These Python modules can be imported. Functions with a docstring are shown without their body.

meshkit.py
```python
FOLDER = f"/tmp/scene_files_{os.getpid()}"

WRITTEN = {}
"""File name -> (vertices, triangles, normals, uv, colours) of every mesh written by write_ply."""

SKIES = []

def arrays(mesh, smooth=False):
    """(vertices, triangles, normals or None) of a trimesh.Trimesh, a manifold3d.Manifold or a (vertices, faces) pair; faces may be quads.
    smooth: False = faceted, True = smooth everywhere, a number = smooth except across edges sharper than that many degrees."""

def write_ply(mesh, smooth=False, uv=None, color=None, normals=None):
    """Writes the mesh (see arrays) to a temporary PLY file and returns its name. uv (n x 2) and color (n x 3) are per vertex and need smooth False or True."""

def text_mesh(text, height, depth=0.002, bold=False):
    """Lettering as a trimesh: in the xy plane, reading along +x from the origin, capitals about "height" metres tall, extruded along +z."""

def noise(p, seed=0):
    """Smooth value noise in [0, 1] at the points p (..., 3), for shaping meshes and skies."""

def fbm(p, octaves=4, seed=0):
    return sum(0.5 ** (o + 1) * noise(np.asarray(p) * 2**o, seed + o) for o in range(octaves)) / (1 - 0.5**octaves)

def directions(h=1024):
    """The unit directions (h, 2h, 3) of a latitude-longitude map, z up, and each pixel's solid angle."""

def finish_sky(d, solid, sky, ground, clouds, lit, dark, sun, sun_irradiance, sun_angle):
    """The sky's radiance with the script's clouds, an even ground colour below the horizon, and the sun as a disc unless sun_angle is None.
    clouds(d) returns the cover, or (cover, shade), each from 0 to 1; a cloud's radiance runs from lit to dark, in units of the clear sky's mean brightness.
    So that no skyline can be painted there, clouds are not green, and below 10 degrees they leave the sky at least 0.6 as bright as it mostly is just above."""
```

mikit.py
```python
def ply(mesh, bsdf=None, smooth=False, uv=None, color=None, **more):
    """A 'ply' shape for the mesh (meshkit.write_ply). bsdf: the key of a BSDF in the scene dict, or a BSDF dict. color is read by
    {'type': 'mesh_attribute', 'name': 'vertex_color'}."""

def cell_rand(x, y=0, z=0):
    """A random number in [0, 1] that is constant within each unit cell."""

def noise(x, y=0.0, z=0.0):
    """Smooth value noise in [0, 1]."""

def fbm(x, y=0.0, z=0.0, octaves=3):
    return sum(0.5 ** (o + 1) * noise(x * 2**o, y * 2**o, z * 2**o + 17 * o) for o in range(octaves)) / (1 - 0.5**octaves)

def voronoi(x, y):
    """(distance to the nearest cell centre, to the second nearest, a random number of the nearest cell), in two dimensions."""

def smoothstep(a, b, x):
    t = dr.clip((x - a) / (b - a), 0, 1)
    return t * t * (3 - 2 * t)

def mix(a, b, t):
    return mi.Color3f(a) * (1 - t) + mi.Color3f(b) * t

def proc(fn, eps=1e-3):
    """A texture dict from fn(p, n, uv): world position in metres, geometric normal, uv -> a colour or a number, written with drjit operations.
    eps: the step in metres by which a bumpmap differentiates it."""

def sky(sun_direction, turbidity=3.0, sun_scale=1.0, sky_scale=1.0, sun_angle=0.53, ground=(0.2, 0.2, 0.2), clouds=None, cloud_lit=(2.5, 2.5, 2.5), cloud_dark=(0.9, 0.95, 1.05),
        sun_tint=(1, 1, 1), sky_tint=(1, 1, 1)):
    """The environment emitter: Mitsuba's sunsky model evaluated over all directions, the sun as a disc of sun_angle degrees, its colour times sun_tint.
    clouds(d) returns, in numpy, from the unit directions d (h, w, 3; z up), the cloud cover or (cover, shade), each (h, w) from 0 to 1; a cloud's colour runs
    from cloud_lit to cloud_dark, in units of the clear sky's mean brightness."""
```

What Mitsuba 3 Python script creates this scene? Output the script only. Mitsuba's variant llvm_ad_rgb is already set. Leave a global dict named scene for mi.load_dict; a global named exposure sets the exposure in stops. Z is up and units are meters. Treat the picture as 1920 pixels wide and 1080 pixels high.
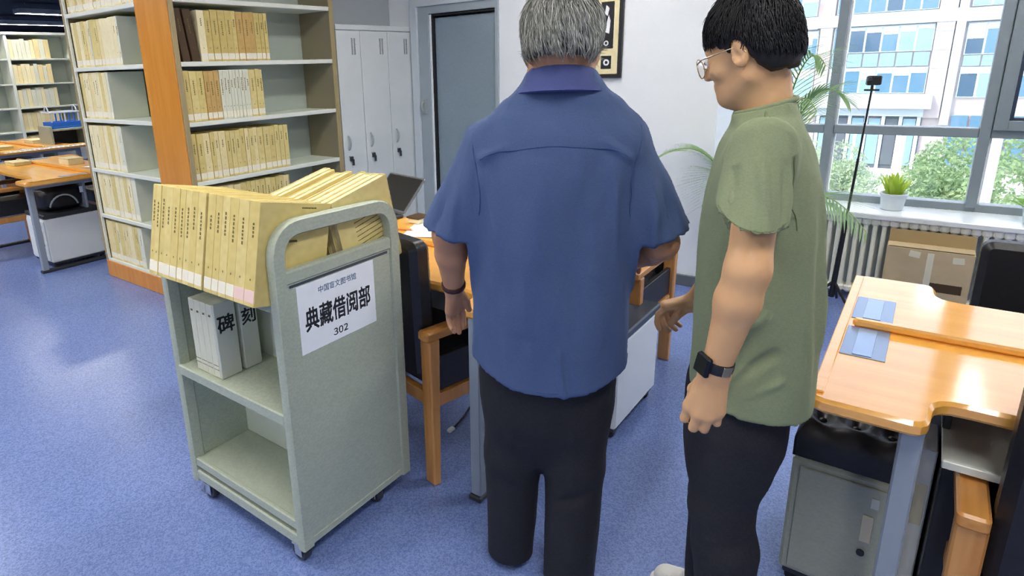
import math, random
import numpy as np, trimesh, drjit as dr, mitsuba as mi
import mikit, meshkit
from scipy.spatial import ConvexHull, cKDTree
from scipy.ndimage import gaussian_filter
from shapely.geometry import Polygon, Point, box as sbox
from shapely.ops import unary_union

T = mi.ScalarTransform4f
PI = math.pi
random.seed(7)
rng = np.random.default_rng(11)
scene, labels = {'type': 'scene'}, {}

# ------------------------------------------------------------------ camera
# room axes: x runs along the window wall, y into the room towards that wall, z up; metres
EYE = np.array([0.0, 0.0, 1.48])
RIGHT, DOWN, FWD = (np.array(v) for v in ([0.785386, 0.618088, -0.033724], [0.14057, -0.231146, -0.962711], [-0.602835, 0.751358, -0.268423]))
scene['camera'] = {'type': 'perspective', 'fov_axis': 'x', 'fov': 2 * math.degrees(math.atan(960 / 1162.71)),
    'principal_point_offset_x': 0.07545, 'principal_point_offset_y': 0.08445,
    'near_clip': 0.02, 'far_clip': 500.0,
    'to_world': T().look_at(origin=EYE.tolist(), target=(EYE + FWD).tolist(), up=(-DOWN).tolist())}

# ------------------------------------------------------------------ sky (a bright, thinly clouded day) and exposure
def cloud_cover(d):
    n = meshkit.fbm(d * np.array([3.0, 3.0, 6.0]) + 5.0, 4, 3)
    return np.clip(0.55 + 0.9 * (n - 0.45), 0, 1), np.clip(1.2 * (n - 0.45), 0, 1) * 0.4
scene['sky'] = mikit.sky((-0.35, -0.55, 0.75), turbidity=4.0, sun_scale=1.1, sky_scale=5.6, sun_angle=8.0, ground=(0.32, 0.33, 0.33),
                         clouds=cloud_cover, cloud_lit=(1.7, 1.72, 1.75), cloud_dark=(1.0, 1.05, 1.1))
exposure = 1.5
LAMP = 11.0          # radiance of the ceiling lamps' diffusers
LAMP_TINT = (1.0, 0.965, 0.90)

# ------------------------------------------------------------------ helpers
def lin(h):
    h = h.lstrip('#')
    c = [int(h[i:i + 2], 16) / 255 for i in (0, 2, 4)]
    return [x / 12.92 if x <= 0.04045 else ((x + 0.055) / 1.055) ** 2.4 for x in c]

def mat(name, col, rough=0.5, spec=0.5, metal=0.0, bump=None, **more):
    tex = mikit.proc(col) if callable(col) else {'type': 'rgb', 'value': lin(col) if isinstance(col, str) else list(col)}
    b = {'type': 'principled', 'base_color': tex, 'roughness': rough, 'specular': spec, 'metallic': metal, **more}
    if bump:
        b = {'type': 'bumpmap', 'nested_texture': mikit.proc(bump[0]), 'scale': bump[1], 'nested_bsdf': b}
    scene[name] = {'type': 'twosided', 'bsdf': b}
    return name

def number(key):
    if key not in used:
        used.add(key)
        return key
    i = 1
    while f'{key}_{i:03d}' in used:
        i += 1
    used.add(f'{key}_{i:03d}')
    return f'{key}_{i:03d}'
used = set()

def thing(name, label=None, cat=None, group=None, kind=None):
    key = number(name)
    d = {}
    if label: d['label'] = label
    if cat: d['category'] = cat
    if group: d['group'] = group
    if kind: d['kind'] = kind
    labels[key] = d
    return key

XF = None
def put(key, mesh, m, smooth=False, tw=None, **more):
    if XF is not None:
        mesh = trimesh.Trimesh(XF(np.array(mesh.vertices)), mesh.faces, process=False)
    s = mikit.ply(mesh, m, smooth, **more) if not isinstance(mesh, dict) else dict(mesh, bsdf={'type': 'ref', 'id': m})
    if tw is not None: s['to_world'] = tw
    scene[key] = s
    return key

def solo(name, mesh, m, label, cat, group=None, smooth=False, tw=None, kind=None):
    return put(thing(name, label, cat, group, kind), mesh, m, smooth, tw)

def part(parent, name, mesh, m, smooth=False, label=None, tw=None, kind=None, **more):
    key = number(f'{parent}__{name}')
    if label or kind:
        labels[key] = {k: v for k, v in (('label', label), ('kind', kind)) if v}
    return put(key, mesh, m, smooth, tw, **more)

def setting(name, mesh, m, label=None, smooth=False):
    key = thing(name, label, None, None, 'structure')
    return put(key, mesh, m, smooth)

_cb = None
def cbox(lo, hi, c=0.003):
    """A box with chamfered edges."""
    global _cb
    lo, hi = np.minimum(lo, hi).astype(float), np.maximum(lo, hi).astype(float)
    c = min(c, 0.3 * (hi - lo).min())
    pts = []
    for sx in (0, 1):
        for sy in (0, 1):
            for sz in (0, 1):
                s = np.array([sx, sy, sz])
                base = np.where(s, hi, lo)
                d = np.where(s, -c, c)
                for k in range(3):
                    q = base + d
                    q[k] = base[k]
                    pts.append(q)
    pts = np.array(pts)
    if _cb is None:
        unit = (pts - lo) / (hi - lo)
        u2 = []
        for sx in (0, 1):
            for sy in (0, 1):
                for sz in (0, 1):
                    s = np.array([sx, sy, sz]); b = s * 1.0; d = np.where(s, -.1, .1)
                    for k in range(3):
                        q = b + d; q[k] = b[k]; u2.append(q)
        u2 = np.array(u2); h = ConvexHull(u2); f = h.simplices.copy()
        n = np.cross(u2[f[:, 1]] - u2[f[:, 0]], u2[f[:, 2]] - u2[f[:, 0]])
        flip = (n * (u2[f].mean(1) - .5)).sum(1) < 0
        f[flip] = f[flip][:, ::-1]
        _cb = f
    return trimesh.Trimesh(pts, _cb, process=False)

def box(x0, y0, z0, x1, y1, z1, c=0.003):
    return cbox((x0, y0, z0), (x1, y1, z1), c)

def join(*ms):
    ms = [m for x in ms for m in (x if isinstance(x, (list, tuple)) else [x])]
    return trimesh.util.concatenate(ms)

def tube(pts, r, sides=8, cap=True):
    p = np.asarray(pts, float)
    r = np.broadcast_to(np.asarray(r, float), (len(p),))
    t = np.gradient(p, axis=0)
    t /= np.linalg.norm(t, axis=1, keepdims=True) + 1e-12
    a = np.zeros_like(p)
    ref = np.array([0, 0, 1.0]) if abs(t[0, 2]) < .9 else np.array([1.0, 0, 0])
    a[0] = np.cross(t[0], ref)
    for i in range(len(p)):
        v = a[i - 1] if i else a[0]
        v = v - t[i] * (v @ t[i])
        a[i] = v / (np.linalg.norm(v) + 1e-12)
    b = np.cross(t, a)
    ang = np.arange(sides) * 2 * PI / sides
    v = p[:, None] + r[:, None, None] * (np.cos(ang)[None, :, None] * a[:, None] + np.sin(ang)[None, :, None] * b[:, None])
    n = len(p)
    i, j = np.meshgrid(np.arange(n - 1), np.arange(sides), indexing='ij')
    q = np.stack([i * sides + j, i * sides + (j + 1) % sides, (i + 1) * sides + (j + 1) % sides, (i + 1) * sides + j], -1).reshape(-1, 4)
    f = np.vstack([q[:, [0, 1, 2]], q[:, [0, 2, 3]]])
    v = v.reshape(-1, 3)
    if cap:
        v = np.vstack([v, p[:1], p[-1:]])
        k = np.arange(sides)
        f = np.vstack([f, np.stack([(k + 1) % sides, k, k * 0 + n * sides], 1), np.stack([(n - 1) * sides + k, (n - 1) * sides + (k + 1) % sides, k * 0 + n * sides + 1], 1)])
    return trimesh.Trimesh(v, f, process=False)

def lathe(prof, sides=24, c=(0, 0, 0)):
    """prof: list of (radius, z)."""
    prof = np.array(prof, float)
    ang = np.arange(sides) * 2 * PI / sides
    v = np.stack([prof[:, None, 0] * np.cos(ang), prof[:, None, 0] * np.sin(ang), np.repeat(prof[:, 1:2], sides, 1)], -1).reshape(-1, 3) + np.array(c)
    n = len(prof)
    i, j = np.meshgrid(np.arange(n - 1), np.arange(sides), indexing='ij')
    q = np.stack([i * sides + j, i * sides + (j + 1) % sides, (i + 1) * sides + (j + 1) % sides, (i + 1) * sides + j], -1).reshape(-1, 4)
    return trimesh.Trimesh(v, np.vstack([q[:, [0, 1, 2]], q[:, [0, 2, 3]]]), process=False)

def prism(poly, h, bevel=0.0):
    """Polygon in xy extruded along +z by h, its upper and lower edges chamfered."""
    if bevel <= 0:
        return trimesh.creation.extrude_polygon(poly, h, engine='earcut')
    inner = poly.buffer(-bevel)
    n = 200
    def ring(p, like=None):
        return np.array(p.exterior.coords[:-1])
    o = np.array(Polygon(poly.exterior).simplify(1e-5).exterior.coords[:-1])
    # offset ring vertex by vertex so that both rings have the same count
    e = np.roll(o, -1, 0) - o
    nrm = np.stack([e[:, 1], -e[:, 0]], 1) / (np.linalg.norm(e, axis=1, keepdims=True) + 1e-12)
    if Polygon(o).exterior.is_ccw is False:
        nrm = -nrm
    vn = nrm + np.roll(nrm, 1, 0)
    vn /= np.maximum((vn * vn).sum(1, keepdims=True), .4) / 2
    i_ = o - vn * bevel
    k = len(o)
    z = [0, bevel, h - bevel, h]
    v = np.vstack([np.c_[i_, np.full(k, z[0])], np.c_[o, np.full(k, z[1])], np.c_[o, np.full(k, z[2])], np.c_[i_, np.full(k, z[3])]])
    j = np.arange(k); jn = (j + 1) % k
    f = []
    for l in range(3):
        a, b = l * k, (l + 1) * k
        f += [np.stack([a + j, a + jn, b + jn], 1), np.stack([a + j, b + jn, b + j], 1)]
    tv, tf = trimesh.creation.triangulate_polygon(Polygon(i_), engine='earcut')
    tree = cKDTree(i_)
    m = tree.query(tv[:, :2])[1]
    f += [m[tf] + 3 * k, m[tf][:, ::-1]]
    M = trimesh.Trimesh(v, np.vstack(f), process=False)
    if M.volume < 0: M.invert()
    trimesh.repair.fix_normals(M)
    return M

def move(m, R=None, t=(0, 0, 0)):
    v = np.array(m.vertices)
    if R is not None: v = v @ np.array(R).T
    return trimesh.Trimesh(v + np.array(t), m.faces, process=False)

def rot(axis, deg):
    a = math.radians(deg)
    c, s = math.cos(a), math.sin(a)
    return np.array({'x': [[1, 0, 0], [0, c, -s], [0, s, c]], 'y': [[c, 0, s], [0, 1, 0], [-s, 0, c]], 'z': [[c, -s, 0], [s, c, 0], [0, 0, 1]]}[axis])

def frame_mesh(m, O, X, Y, Z):
    """Mesh given in local axes -> world."""
    v = np.array(m.vertices)
    return trimesh.Trimesh(np.array(O) + v[:, :1] * np.array(X) + v[:, 1:2] * np.array(Y) + v[:, 2:3] * np.array(Z), m.faces, process=False)

def rounded(x0, y0, x1, y1, r):
    return sbox(x0 + r, y0 + r, x1 - r, y1 - r).buffer(r, quad_segs=5)

def bezier(pts, n=16):
    pts = np.array(pts, float)
    out = np.zeros((n, 3)); t = np.linspace(0, 1, n)
    k = len(pts) - 1
    for i, p in enumerate(pts):
        out += math.comb(k, i) * ((1 - t) ** (k - i) * t ** i)[:, None] * p
    return out

ORD = ['first', 'second', 'third', 'fourth', 'fifth', 'sixth', 'seventh', 'eighth', 'ninth', 'tenth', 'eleventh', 'twelfth', 'thirteenth', 'fourteenth', 'fifteenth',
       'sixteenth', 'seventeenth', 'eighteenth', 'nineteenth', 'twentieth', 'twenty-first', 'twenty-second', 'twenty-third', 'twenty-fourth', 'twenty-fifth', 'twenty-sixth', 'twenty-seventh', 'twenty-eighth', 'twenty-ninth', 'thirtieth']

GLYPH = {"典":[[[[2,16],[2,26],[12,26],[12,75],[13,76],[33,76],[33,87],[35,89],[43,89],[45,87],[45,76],[55,76],[55,88],[65,89],[66,88],[66,77],[67,76],[88,76],[89,75],[89,26],[98,25],[98,16],[97,15],[73,14],[96,0],[96,-2],[92,-6],[90,-6],[89,-8],[86,-8],[72,2],[59,8],[57,11],[60,15],[41,15],[43,10],[39,6],[29,1],[28,-1],[10,-9],[5,-3],[3,-3],[3,0],[21,8],[22,10],[26,11],[28,15],[3,15]],[[66,52],[77,52],[77,65],[66,65]],[[66,41],[66,27],[67,26],[77,26],[77,41]],[[45,52],[55,52],[55,65],[45,65]],[[46,41],[45,26],[55,26],[55,41]],[[23,26],[33,26],[33,41],[23,41]],[[23,52],[33,52],[33,65],[23,65]]]],"藏":[[[[1,-4],[5,2],[8,16],[8,21],[2,22],[2,31],[20,31],[21,32],[20,36],[16,36],[16,33],[7,33],[7,63],[8,64],[16,63],[16,47],[20,46],[21,47],[21,64],[28,64],[28,71],[5,71],[4,81],[27,81],[28,82],[28,88],[30,89],[39,88],[39,82],[40,81],[60,81],[61,88],[70,89],[72,88],[72,81],[96,81],[96,71],[89,70],[93,66],[93,64],[97,64],[97,54],[96,53],[75,52],[76,37],[77,37],[79,38],[82,51],[87,51],[92,49],[90,37],[86,25],[81,17],[81,12],[85,3],[87,3],[89,4],[89,13],[91,15],[99,10],[97,-3],[93,-8],[90,-9],[82,-8],[78,-5],[74,3],[61,-9],[59,-9],[52,-3],[52,-1],[56,1],[56,3],[42,3],[41,-3],[33,-3],[32,-2],[32,18],[30,18],[29,5],[23,-9],[19,-8],[14,-4],[8,-9]],[[78,66],[75,66],[75,64],[78,64]],[[65,16],[56,16],[56,12],[66,12],[68,14],[69,19],[68,19],[68,25],[67,25]],[[56,40],[65,39],[65,42],[56,42]],[[31,50],[33,51],[64,51],[64,53],[31,53]],[[40,71],[39,64],[60,64],[61,66],[60,71]],[[42,26],[56,25],[56,30],[42,30]],[[42,40],[46,39],[46,42],[42,42]],[[42,16],[42,12],[46,12],[46,16]],[[17,9],[19,9],[20,21],[17,21]],[[16,5],[18,5],[18,8],[16,8]],[[15,2],[17,2],[17,3],[15,3]],[[13,-3],[15,-3],[15,-2],[13,-2]]]],"借":[[[[0,44],[0,48],[7,54],[7,56],[14,64],[25,88],[35,86],[33,76],[44,76],[44,87],[55,87],[55,76],[70,76],[70,87],[81,87],[81,76],[94,76],[95,75],[95,65],[81,65],[81,55],[98,55],[99,54],[98,44],[27,44],[25,45],[25,-8],[14,-8],[14,43],[10,41],[8,37],[5,36]],[[55,56],[70,55],[70,65],[55,65]],[[25,54],[44,55],[44,65],[31,65],[30,68],[28,68],[25,62]]],[[[37,40],[90,40],[90,-8],[79,-8],[78,-4],[50,-4],[47,-9],[38,-9],[37,-8]],[[48,6],[78,6],[78,13],[48,13]],[[48,24],[78,23],[78,30],[48,30]]]],"阅":[[[[20,4],[20,8],[23,8],[31,13],[36,22],[36,26],[26,26],[26,55],[36,55],[33,62],[30,64],[30,68],[36,71],[33,73],[33,82],[34,83],[92,83],[93,82],[93,-1],[92,-4],[85,-8],[73,-8],[70,1],[54,2],[51,7],[51,26],[47,26],[45,15],[41,8],[36,3],[25,-2]],[[71,66],[65,55],[74,54],[74,27],[62,26],[62,11],[70,11],[70,17],[72,20],[78,18],[80,17],[80,8],[78,3],[82,3],[82,72],[65,72],[65,70],[71,69]],[[37,36],[63,36],[63,45],[37,45]],[[39,72],[45,63],[48,55],[52,55],[60,71]]],[[[9,80],[10,84],[15,87],[18,87],[30,74],[30,70],[24,66],[20,66],[18,71]]],[[[7,65],[8,66],[18,66],[18,-8],[17,-9],[7,-8]]]],"部":[[[[3,39],[4,49],[17,49],[12,66],[6,67],[6,76],[7,77],[25,77],[23,87],[33,89],[38,77],[56,77],[57,76],[57,66],[53,66],[47,49],[59,49],[60,47],[61,83],[92,83],[97,79],[91,61],[85,50],[85,47],[91,41],[95,32],[95,26],[96,26],[95,15],[93,11],[88,7],[73,6],[71,7],[71,-8],[61,-8],[61,40],[59,40],[59,38],[4,38]],[[71,18],[72,17],[82,17],[84,19],[85,23],[84,31],[81,37],[73,46],[82,69],[82,72],[71,72]],[[24,66],[25,61],[29,53],[29,49],[35,49],[40,66]]],[[[9,32],[10,33],[54,33],[55,32],[55,-6],[54,-7],[44,-7],[43,-3],[20,-3],[19,-8],[10,-8],[9,-7]],[[20,8],[43,8],[43,22],[20,22]]]],"碑":[[[[1,28],[1,31],[4,34],[4,37],[7,41],[10,50],[14,70],[14,72],[3,72],[3,83],[43,83],[44,78],[60,78],[62,88],[65,89],[65,88],[72,88],[75,86],[73,78],[94,78],[94,36],[82,36],[82,22],[97,22],[98,12],[97,11],[82,11],[82,-8],[71,-8],[71,11],[40,11],[39,5],[20,5],[20,-3],[10,-3],[10,21],[7,20]],[[73,46],[83,46],[83,52],[73,52]],[[73,62],[83,62],[83,68],[73,68]],[[67,30],[60,22],[71,22],[71,35],[68,34]],[[53,62],[63,62],[63,68],[53,68]],[[53,46],[62,46],[62,52],[53,52]],[[25,72],[22,57],[22,53],[38,53],[40,51],[40,22],[48,22],[47,28],[52,30],[56,36],[42,37],[42,72]],[[29,42],[20,42],[20,16],[29,16]]]],"刻":[[[[67,0],[68,3],[83,3],[83,86],[84,87],[94,87],[95,86],[95,3],[94,3],[94,-3],[91,-6],[86,-8],[70,-8]]],[[[65,18],[65,76],[75,77],[76,76],[76,17],[66,17]]],[[[4,1],[18,8],[26,15],[28,15],[32,20],[34,20],[44,31],[51,43],[55,43],[61,40],[61,36],[59,35],[58,31],[48,20],[49,17],[51,17],[63,5],[63,2],[57,-4],[54,-4],[53,-1],[41,11],[28,1],[14,-6],[13,-8],[9,-8],[5,-3]]],[[[3,66],[4,76],[28,76],[27,80],[24,83],[24,87],[31,89],[35,88],[41,76],[61,76],[62,75],[61,65],[34,65],[34,63],[31,61],[26,52],[39,52],[45,62],[52,61],[55,59],[55,57],[44,40],[37,33],[25,22],[12,14],[7,18],[7,20],[5,21],[5,24],[18,31],[27,41],[9,40],[8,41],[6,50],[11,52],[15,56],[15,58],[19,61],[20,65],[4,65]]]],"3":[[[[2,10],[3,14],[7,18],[9,18],[13,13],[20,10],[31,10],[34,11],[38,15],[39,28],[36,32],[30,35],[17,36],[17,45],[28,46],[35,50],[37,54],[36,64],[31,68],[20,68],[14,65],[12,62],[9,62],[5,67],[5,70],[13,74],[14,76],[21,78],[32,78],[40,75],[46,69],[48,65],[48,52],[46,48],[38,42],[38,40],[45,37],[50,30],[51,17],[48,10],[42,4],[32,0],[20,0],[13,2]]]],"0":[[[[4,29],[4,50],[6,60],[10,69],[16,75],[23,78],[33,78],[41,74],[48,64],[52,45],[50,20],[44,7],[38,2],[33,0],[23,0],[16,3],[8,13]],[[16,28],[16,22],[18,16],[22,11],[32,10],[37,15],[40,24],[41,46],[38,61],[35,66],[32,68],[28,69],[23,68],[18,62],[15,50],[15,28]]]],"2":[[[[4,1],[3,8],[7,12],[9,12],[27,31],[35,44],[37,52],[36,62],[30,68],[19,68],[14,65],[10,60],[8,60],[3,65],[3,67],[9,73],[16,77],[20,78],[35,77],[39,75],[45,69],[47,65],[48,50],[41,33],[32,23],[32,21],[23,11],[51,11],[52,2],[51,1]]]],"中":[[[[9,19],[9,69],[44,69],[46,88],[55,87],[55,69],[91,69],[91,20],[82,20],[81,26],[55,26],[55,-7],[45,-7],[45,24],[44,26],[19,26],[18,19]],[[55,36],[81,35],[81,60],[55,60]],[[18,36],[45,35],[45,60],[18,60]]]],"国":[[[[8,83],[92,83],[92,-7],[83,-7],[82,-2],[17,-2],[17,-7],[8,-7]],[[17,8],[82,7],[82,74],[17,74]]],[[[22,14],[22,22],[44,22],[45,24],[45,37],[26,38],[26,46],[45,46],[45,58],[24,58],[23,67],[77,66],[76,58],[54,58],[54,46],[74,46],[74,38],[67,36],[75,27],[75,24],[73,22],[79,22],[78,14]],[[54,22],[67,22],[66,26],[58,33],[60,37],[54,37]]]],"盲":[[[[5,70],[6,78],[45,78],[43,86],[47,88],[52,87],[56,78],[95,77],[94,69],[27,69],[27,60],[87,60],[88,51],[17,51],[17,69]]],[[[18,-7],[18,45],[83,45],[83,-6],[74,-6],[74,-3],[28,-3],[27,-7]],[[27,18],[74,18],[74,24],[27,24]],[[28,37],[27,32],[28,31],[72,31],[74,32],[74,37]],[[28,10],[27,5],[74,5],[73,11]]]],"文":[[[[3,2],[24,9],[43,22],[29,40],[21,59],[4,60],[4,69],[48,69],[48,72],[41,85],[48,88],[52,87],[56,80],[59,73],[58,69],[96,69],[96,60],[80,60],[71,39],[58,23],[59,20],[71,12],[86,5],[98,2],[92,-7],[81,-4],[66,3],[51,14],[34,3],[11,-7],[7,-7],[3,-1]],[[31,59],[37,45],[44,35],[51,30],[62,43],[69,60]]]],"图":[[[[7,82],[93,82],[93,-7],[83,-7],[82,-3],[17,-3],[17,-7],[7,-7]],[[18,33],[17,6],[66,6],[66,8],[52,12],[27,16],[27,19],[30,23],[43,22],[69,16],[72,15],[72,11],[69,6],[83,6],[83,35],[79,31],[74,31],[59,36],[53,40],[42,37],[42,35],[64,29],[65,25],[62,21],[37,29],[39,34],[25,30],[20,30]],[[46,73],[49,71],[47,66],[72,66],[76,64],[72,56],[60,45],[73,40],[83,39],[83,74]],[[41,57],[46,52],[52,50],[60,58]],[[18,51],[17,38],[25,39],[41,45],[34,52],[25,46]],[[17,52],[26,57],[38,69],[40,74],[17,74]]]],"书":[[[[5,33],[5,42],[41,42],[40,61],[12,61],[12,70],[41,70],[41,87],[50,87],[50,70],[80,70],[80,72],[71,77],[71,80],[75,84],[80,83],[96,71],[95,67],[91,63],[84,69],[81,69],[81,42],[96,41],[93,14],[91,8],[85,3],[64,3],[64,7],[62,9],[62,12],[82,13],[85,25],[85,33],[50,33],[50,-7],[41,-7],[41,33]],[[50,44],[51,42],[71,42],[72,60],[71,61],[51,61]]]],"馆":[[[[3,46],[10,65],[14,87],[23,86],[21,72],[40,71],[41,76],[64,76],[61,86],[67,88],[70,88],[75,76],[94,76],[95,57],[87,57],[87,33],[55,32],[56,26],[92,26],[92,-6],[83,-7],[82,-3],[56,-3],[55,-7],[46,-7],[46,57],[40,57],[39,62],[34,49],[32,47],[26,48],[26,13],[37,19],[39,11],[16,-7],[11,-2],[11,1],[16,6],[16,50],[25,51],[29,63],[18,63],[17,56],[10,41]],[[49,60],[85,60],[85,67],[49,67]],[[55,6],[82,6],[82,18],[55,18]],[[55,42],[78,41],[78,52],[55,52]]]]}
def lettering(s, h, spacing=1.0, xscale=1.0, depth=0.0006):
    """Characters as thin solid letters in the xy plane, reading along +x, centred on x, base line y = 0."""
    ms, x = [], 0.0
    for ch in s:
        g = GLYPH[ch]
        wide = 58 if ch.isdigit() else 100
        for rings in g:
            rr = [[((px / 100 * h) * xscale, py / 100 * h) for px, py in r] for r in rings]
            pl = Polygon(rr[0], rr[1:]).buffer(0)
            for q in getattr(pl, 'geoms', [pl]):
                if q.area > 1e-9:
                    ms.append(move(trimesh.creation.extrude_polygon(q, depth, engine='earcut'), None, (x, 0, 0)))
        x += wide / 100 * h * xscale * spacing
    return move(join(ms), None, (-x / 2, 0, 0))

# ------------------------------------------------------------------ materials
N, F, VO = mikit.noise, mikit.fbm, mikit.voronoi
def floor_col(p, n, uv):
    a = N(p.x * 420, p.y * 420)
    b = N(p.x * 170 + 7, p.y * 170)
    c = F(p.x * 1.1, p.y * 1.1, 3.0)
    k = 0.55 * a + 0.45 * b
    col = mikit.mix(lin('#5b6fa8'), lin('#788bc0'), mikit.smoothstep(0.2, 0.8, k))
    return col * (0.92 + 0.16 * c)
mat('vinyl', floor_col, 0.27, 0.5)
def wood(name, dark, light, axis, rough, scale=1.0, spec=0.5, **kw):
    d, l = lin(dark), lin(light)
    def fn(p, n, uv):
        q = [p.x, p.y, p.z]
        u = [q[i] * (2.2 if i == axis else 34.0) * scale for i in range(3)]
        g = F(u[0], u[1], u[2], 3)
        f = N(u[0] * 3.5, u[1] * 3.5, u[2] * 3.5)
        return mikit.mix(d, l, mikit.smoothstep(0.25, 0.78, 0.72 * g + 0.28 * f))
    mat(name, fn, rough, spec, **kw)
wood('desk_wood', '#dd9d43', '#e2a64d', 0, 0.10, 1.0, 1.0, clearcoat=1.0, clearcoat_gloss=0.95)
wood('panel_wood', '#cb8430', '#d38f3c', 2, 0.3)
wood('chair_wood', '#b47a40', '#c99257', 2, 0.32)
wood('chair_wood_flat', '#b4793c', '#cf9552', 1, 0.3)
mat('desk_edge', '#d79a4c', 0.3)
mat('wall_paint', lambda p, n, uv: mikit.mix(lin('#dde3ea'), lin('#e6ebf0'), F(p.x * 2, p.y * 2, p.z * 2)), 0.75, 0.3)
mat('wall_shaded', '#a4abb1', 0.75, 0.3)  # wall paint greyed so its colour carries the shade above the lockers
mat('ceiling_paint', '#55585c', 0.8, 0.2)
mat('baseboard_grey', '#5d646d', 0.5)
mat('locker_paint', lambda p, n, uv: mikit.mix(lin('#c6cccd'), lin('#d0d5d5'), F(p.x * 3, p.y * 3, p.z * 3)), 0.42)
mat('locker_seam', '#8a9092', 0.6)
mat('door_frame_white', '#c3ccd2', 0.4)
mat('door_frame_grey', '#9aa6ae', 0.4)
mat('frosted', lambda p, n, uv: mikit.mix(lin('#7f929e'), lin('#8c9daa'), N(p.x * 150, p.y * 150, p.z * 150)), 0.32, 0.5)
mat('rubber_black', '#15171a', 0.55)
mat('steel_grey', '#9aa3a3', 0.42)
mat('chrome', '#d0d3d6', 0.18, 0.5, 1.0)
mat('window_metal', '#7d888f', 0.4)
mat('window_dark', '#2c3c52', 0.45)
mat('window_white', '#dfe5e8', 0.4)
scene['pane_glass'] = {'type': 'thindielectric', 'int_ior': 1.5}
mat('sill_stone', lambda p, n, uv: mikit.mix(lin('#d5dbdf'), lin('#e4e9ec'), F(p.x * 6, p.y * 6, p.z * 6)), 0.25)
mat('radiator_paint', '#efeee2', 0.38)
def speck(a, b, s=170.0):
    A, B = lin(a), lin(b)
    return lambda p, n, uv: mikit.mix(A, B, N(p.x * s, p.y * s, p.z * s))
mat('cart_paint', speck('#a0a999', '#adb5a4'), 0.48)
mat('shelf_paint', '#c3cbbf', 0.45)
mat('shelf_back', '#aab4ad', 0.5)
mat('shelf_side', '#8f8770', 0.5)
mat('shelf_edge', '#d9ddd2', 0.4)
mat('upright_tan', '#9c8d66', 0.45)
mat('paper', '#e9edf1', 0.7, 0.2)
mat('ink', '#23262c', 0.6, 0.2)
mat('ink_soft', '#6d6238', 0.7, 0.2)
mat('ink_blue', '#5f7390', 0.7, 0.2)
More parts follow.
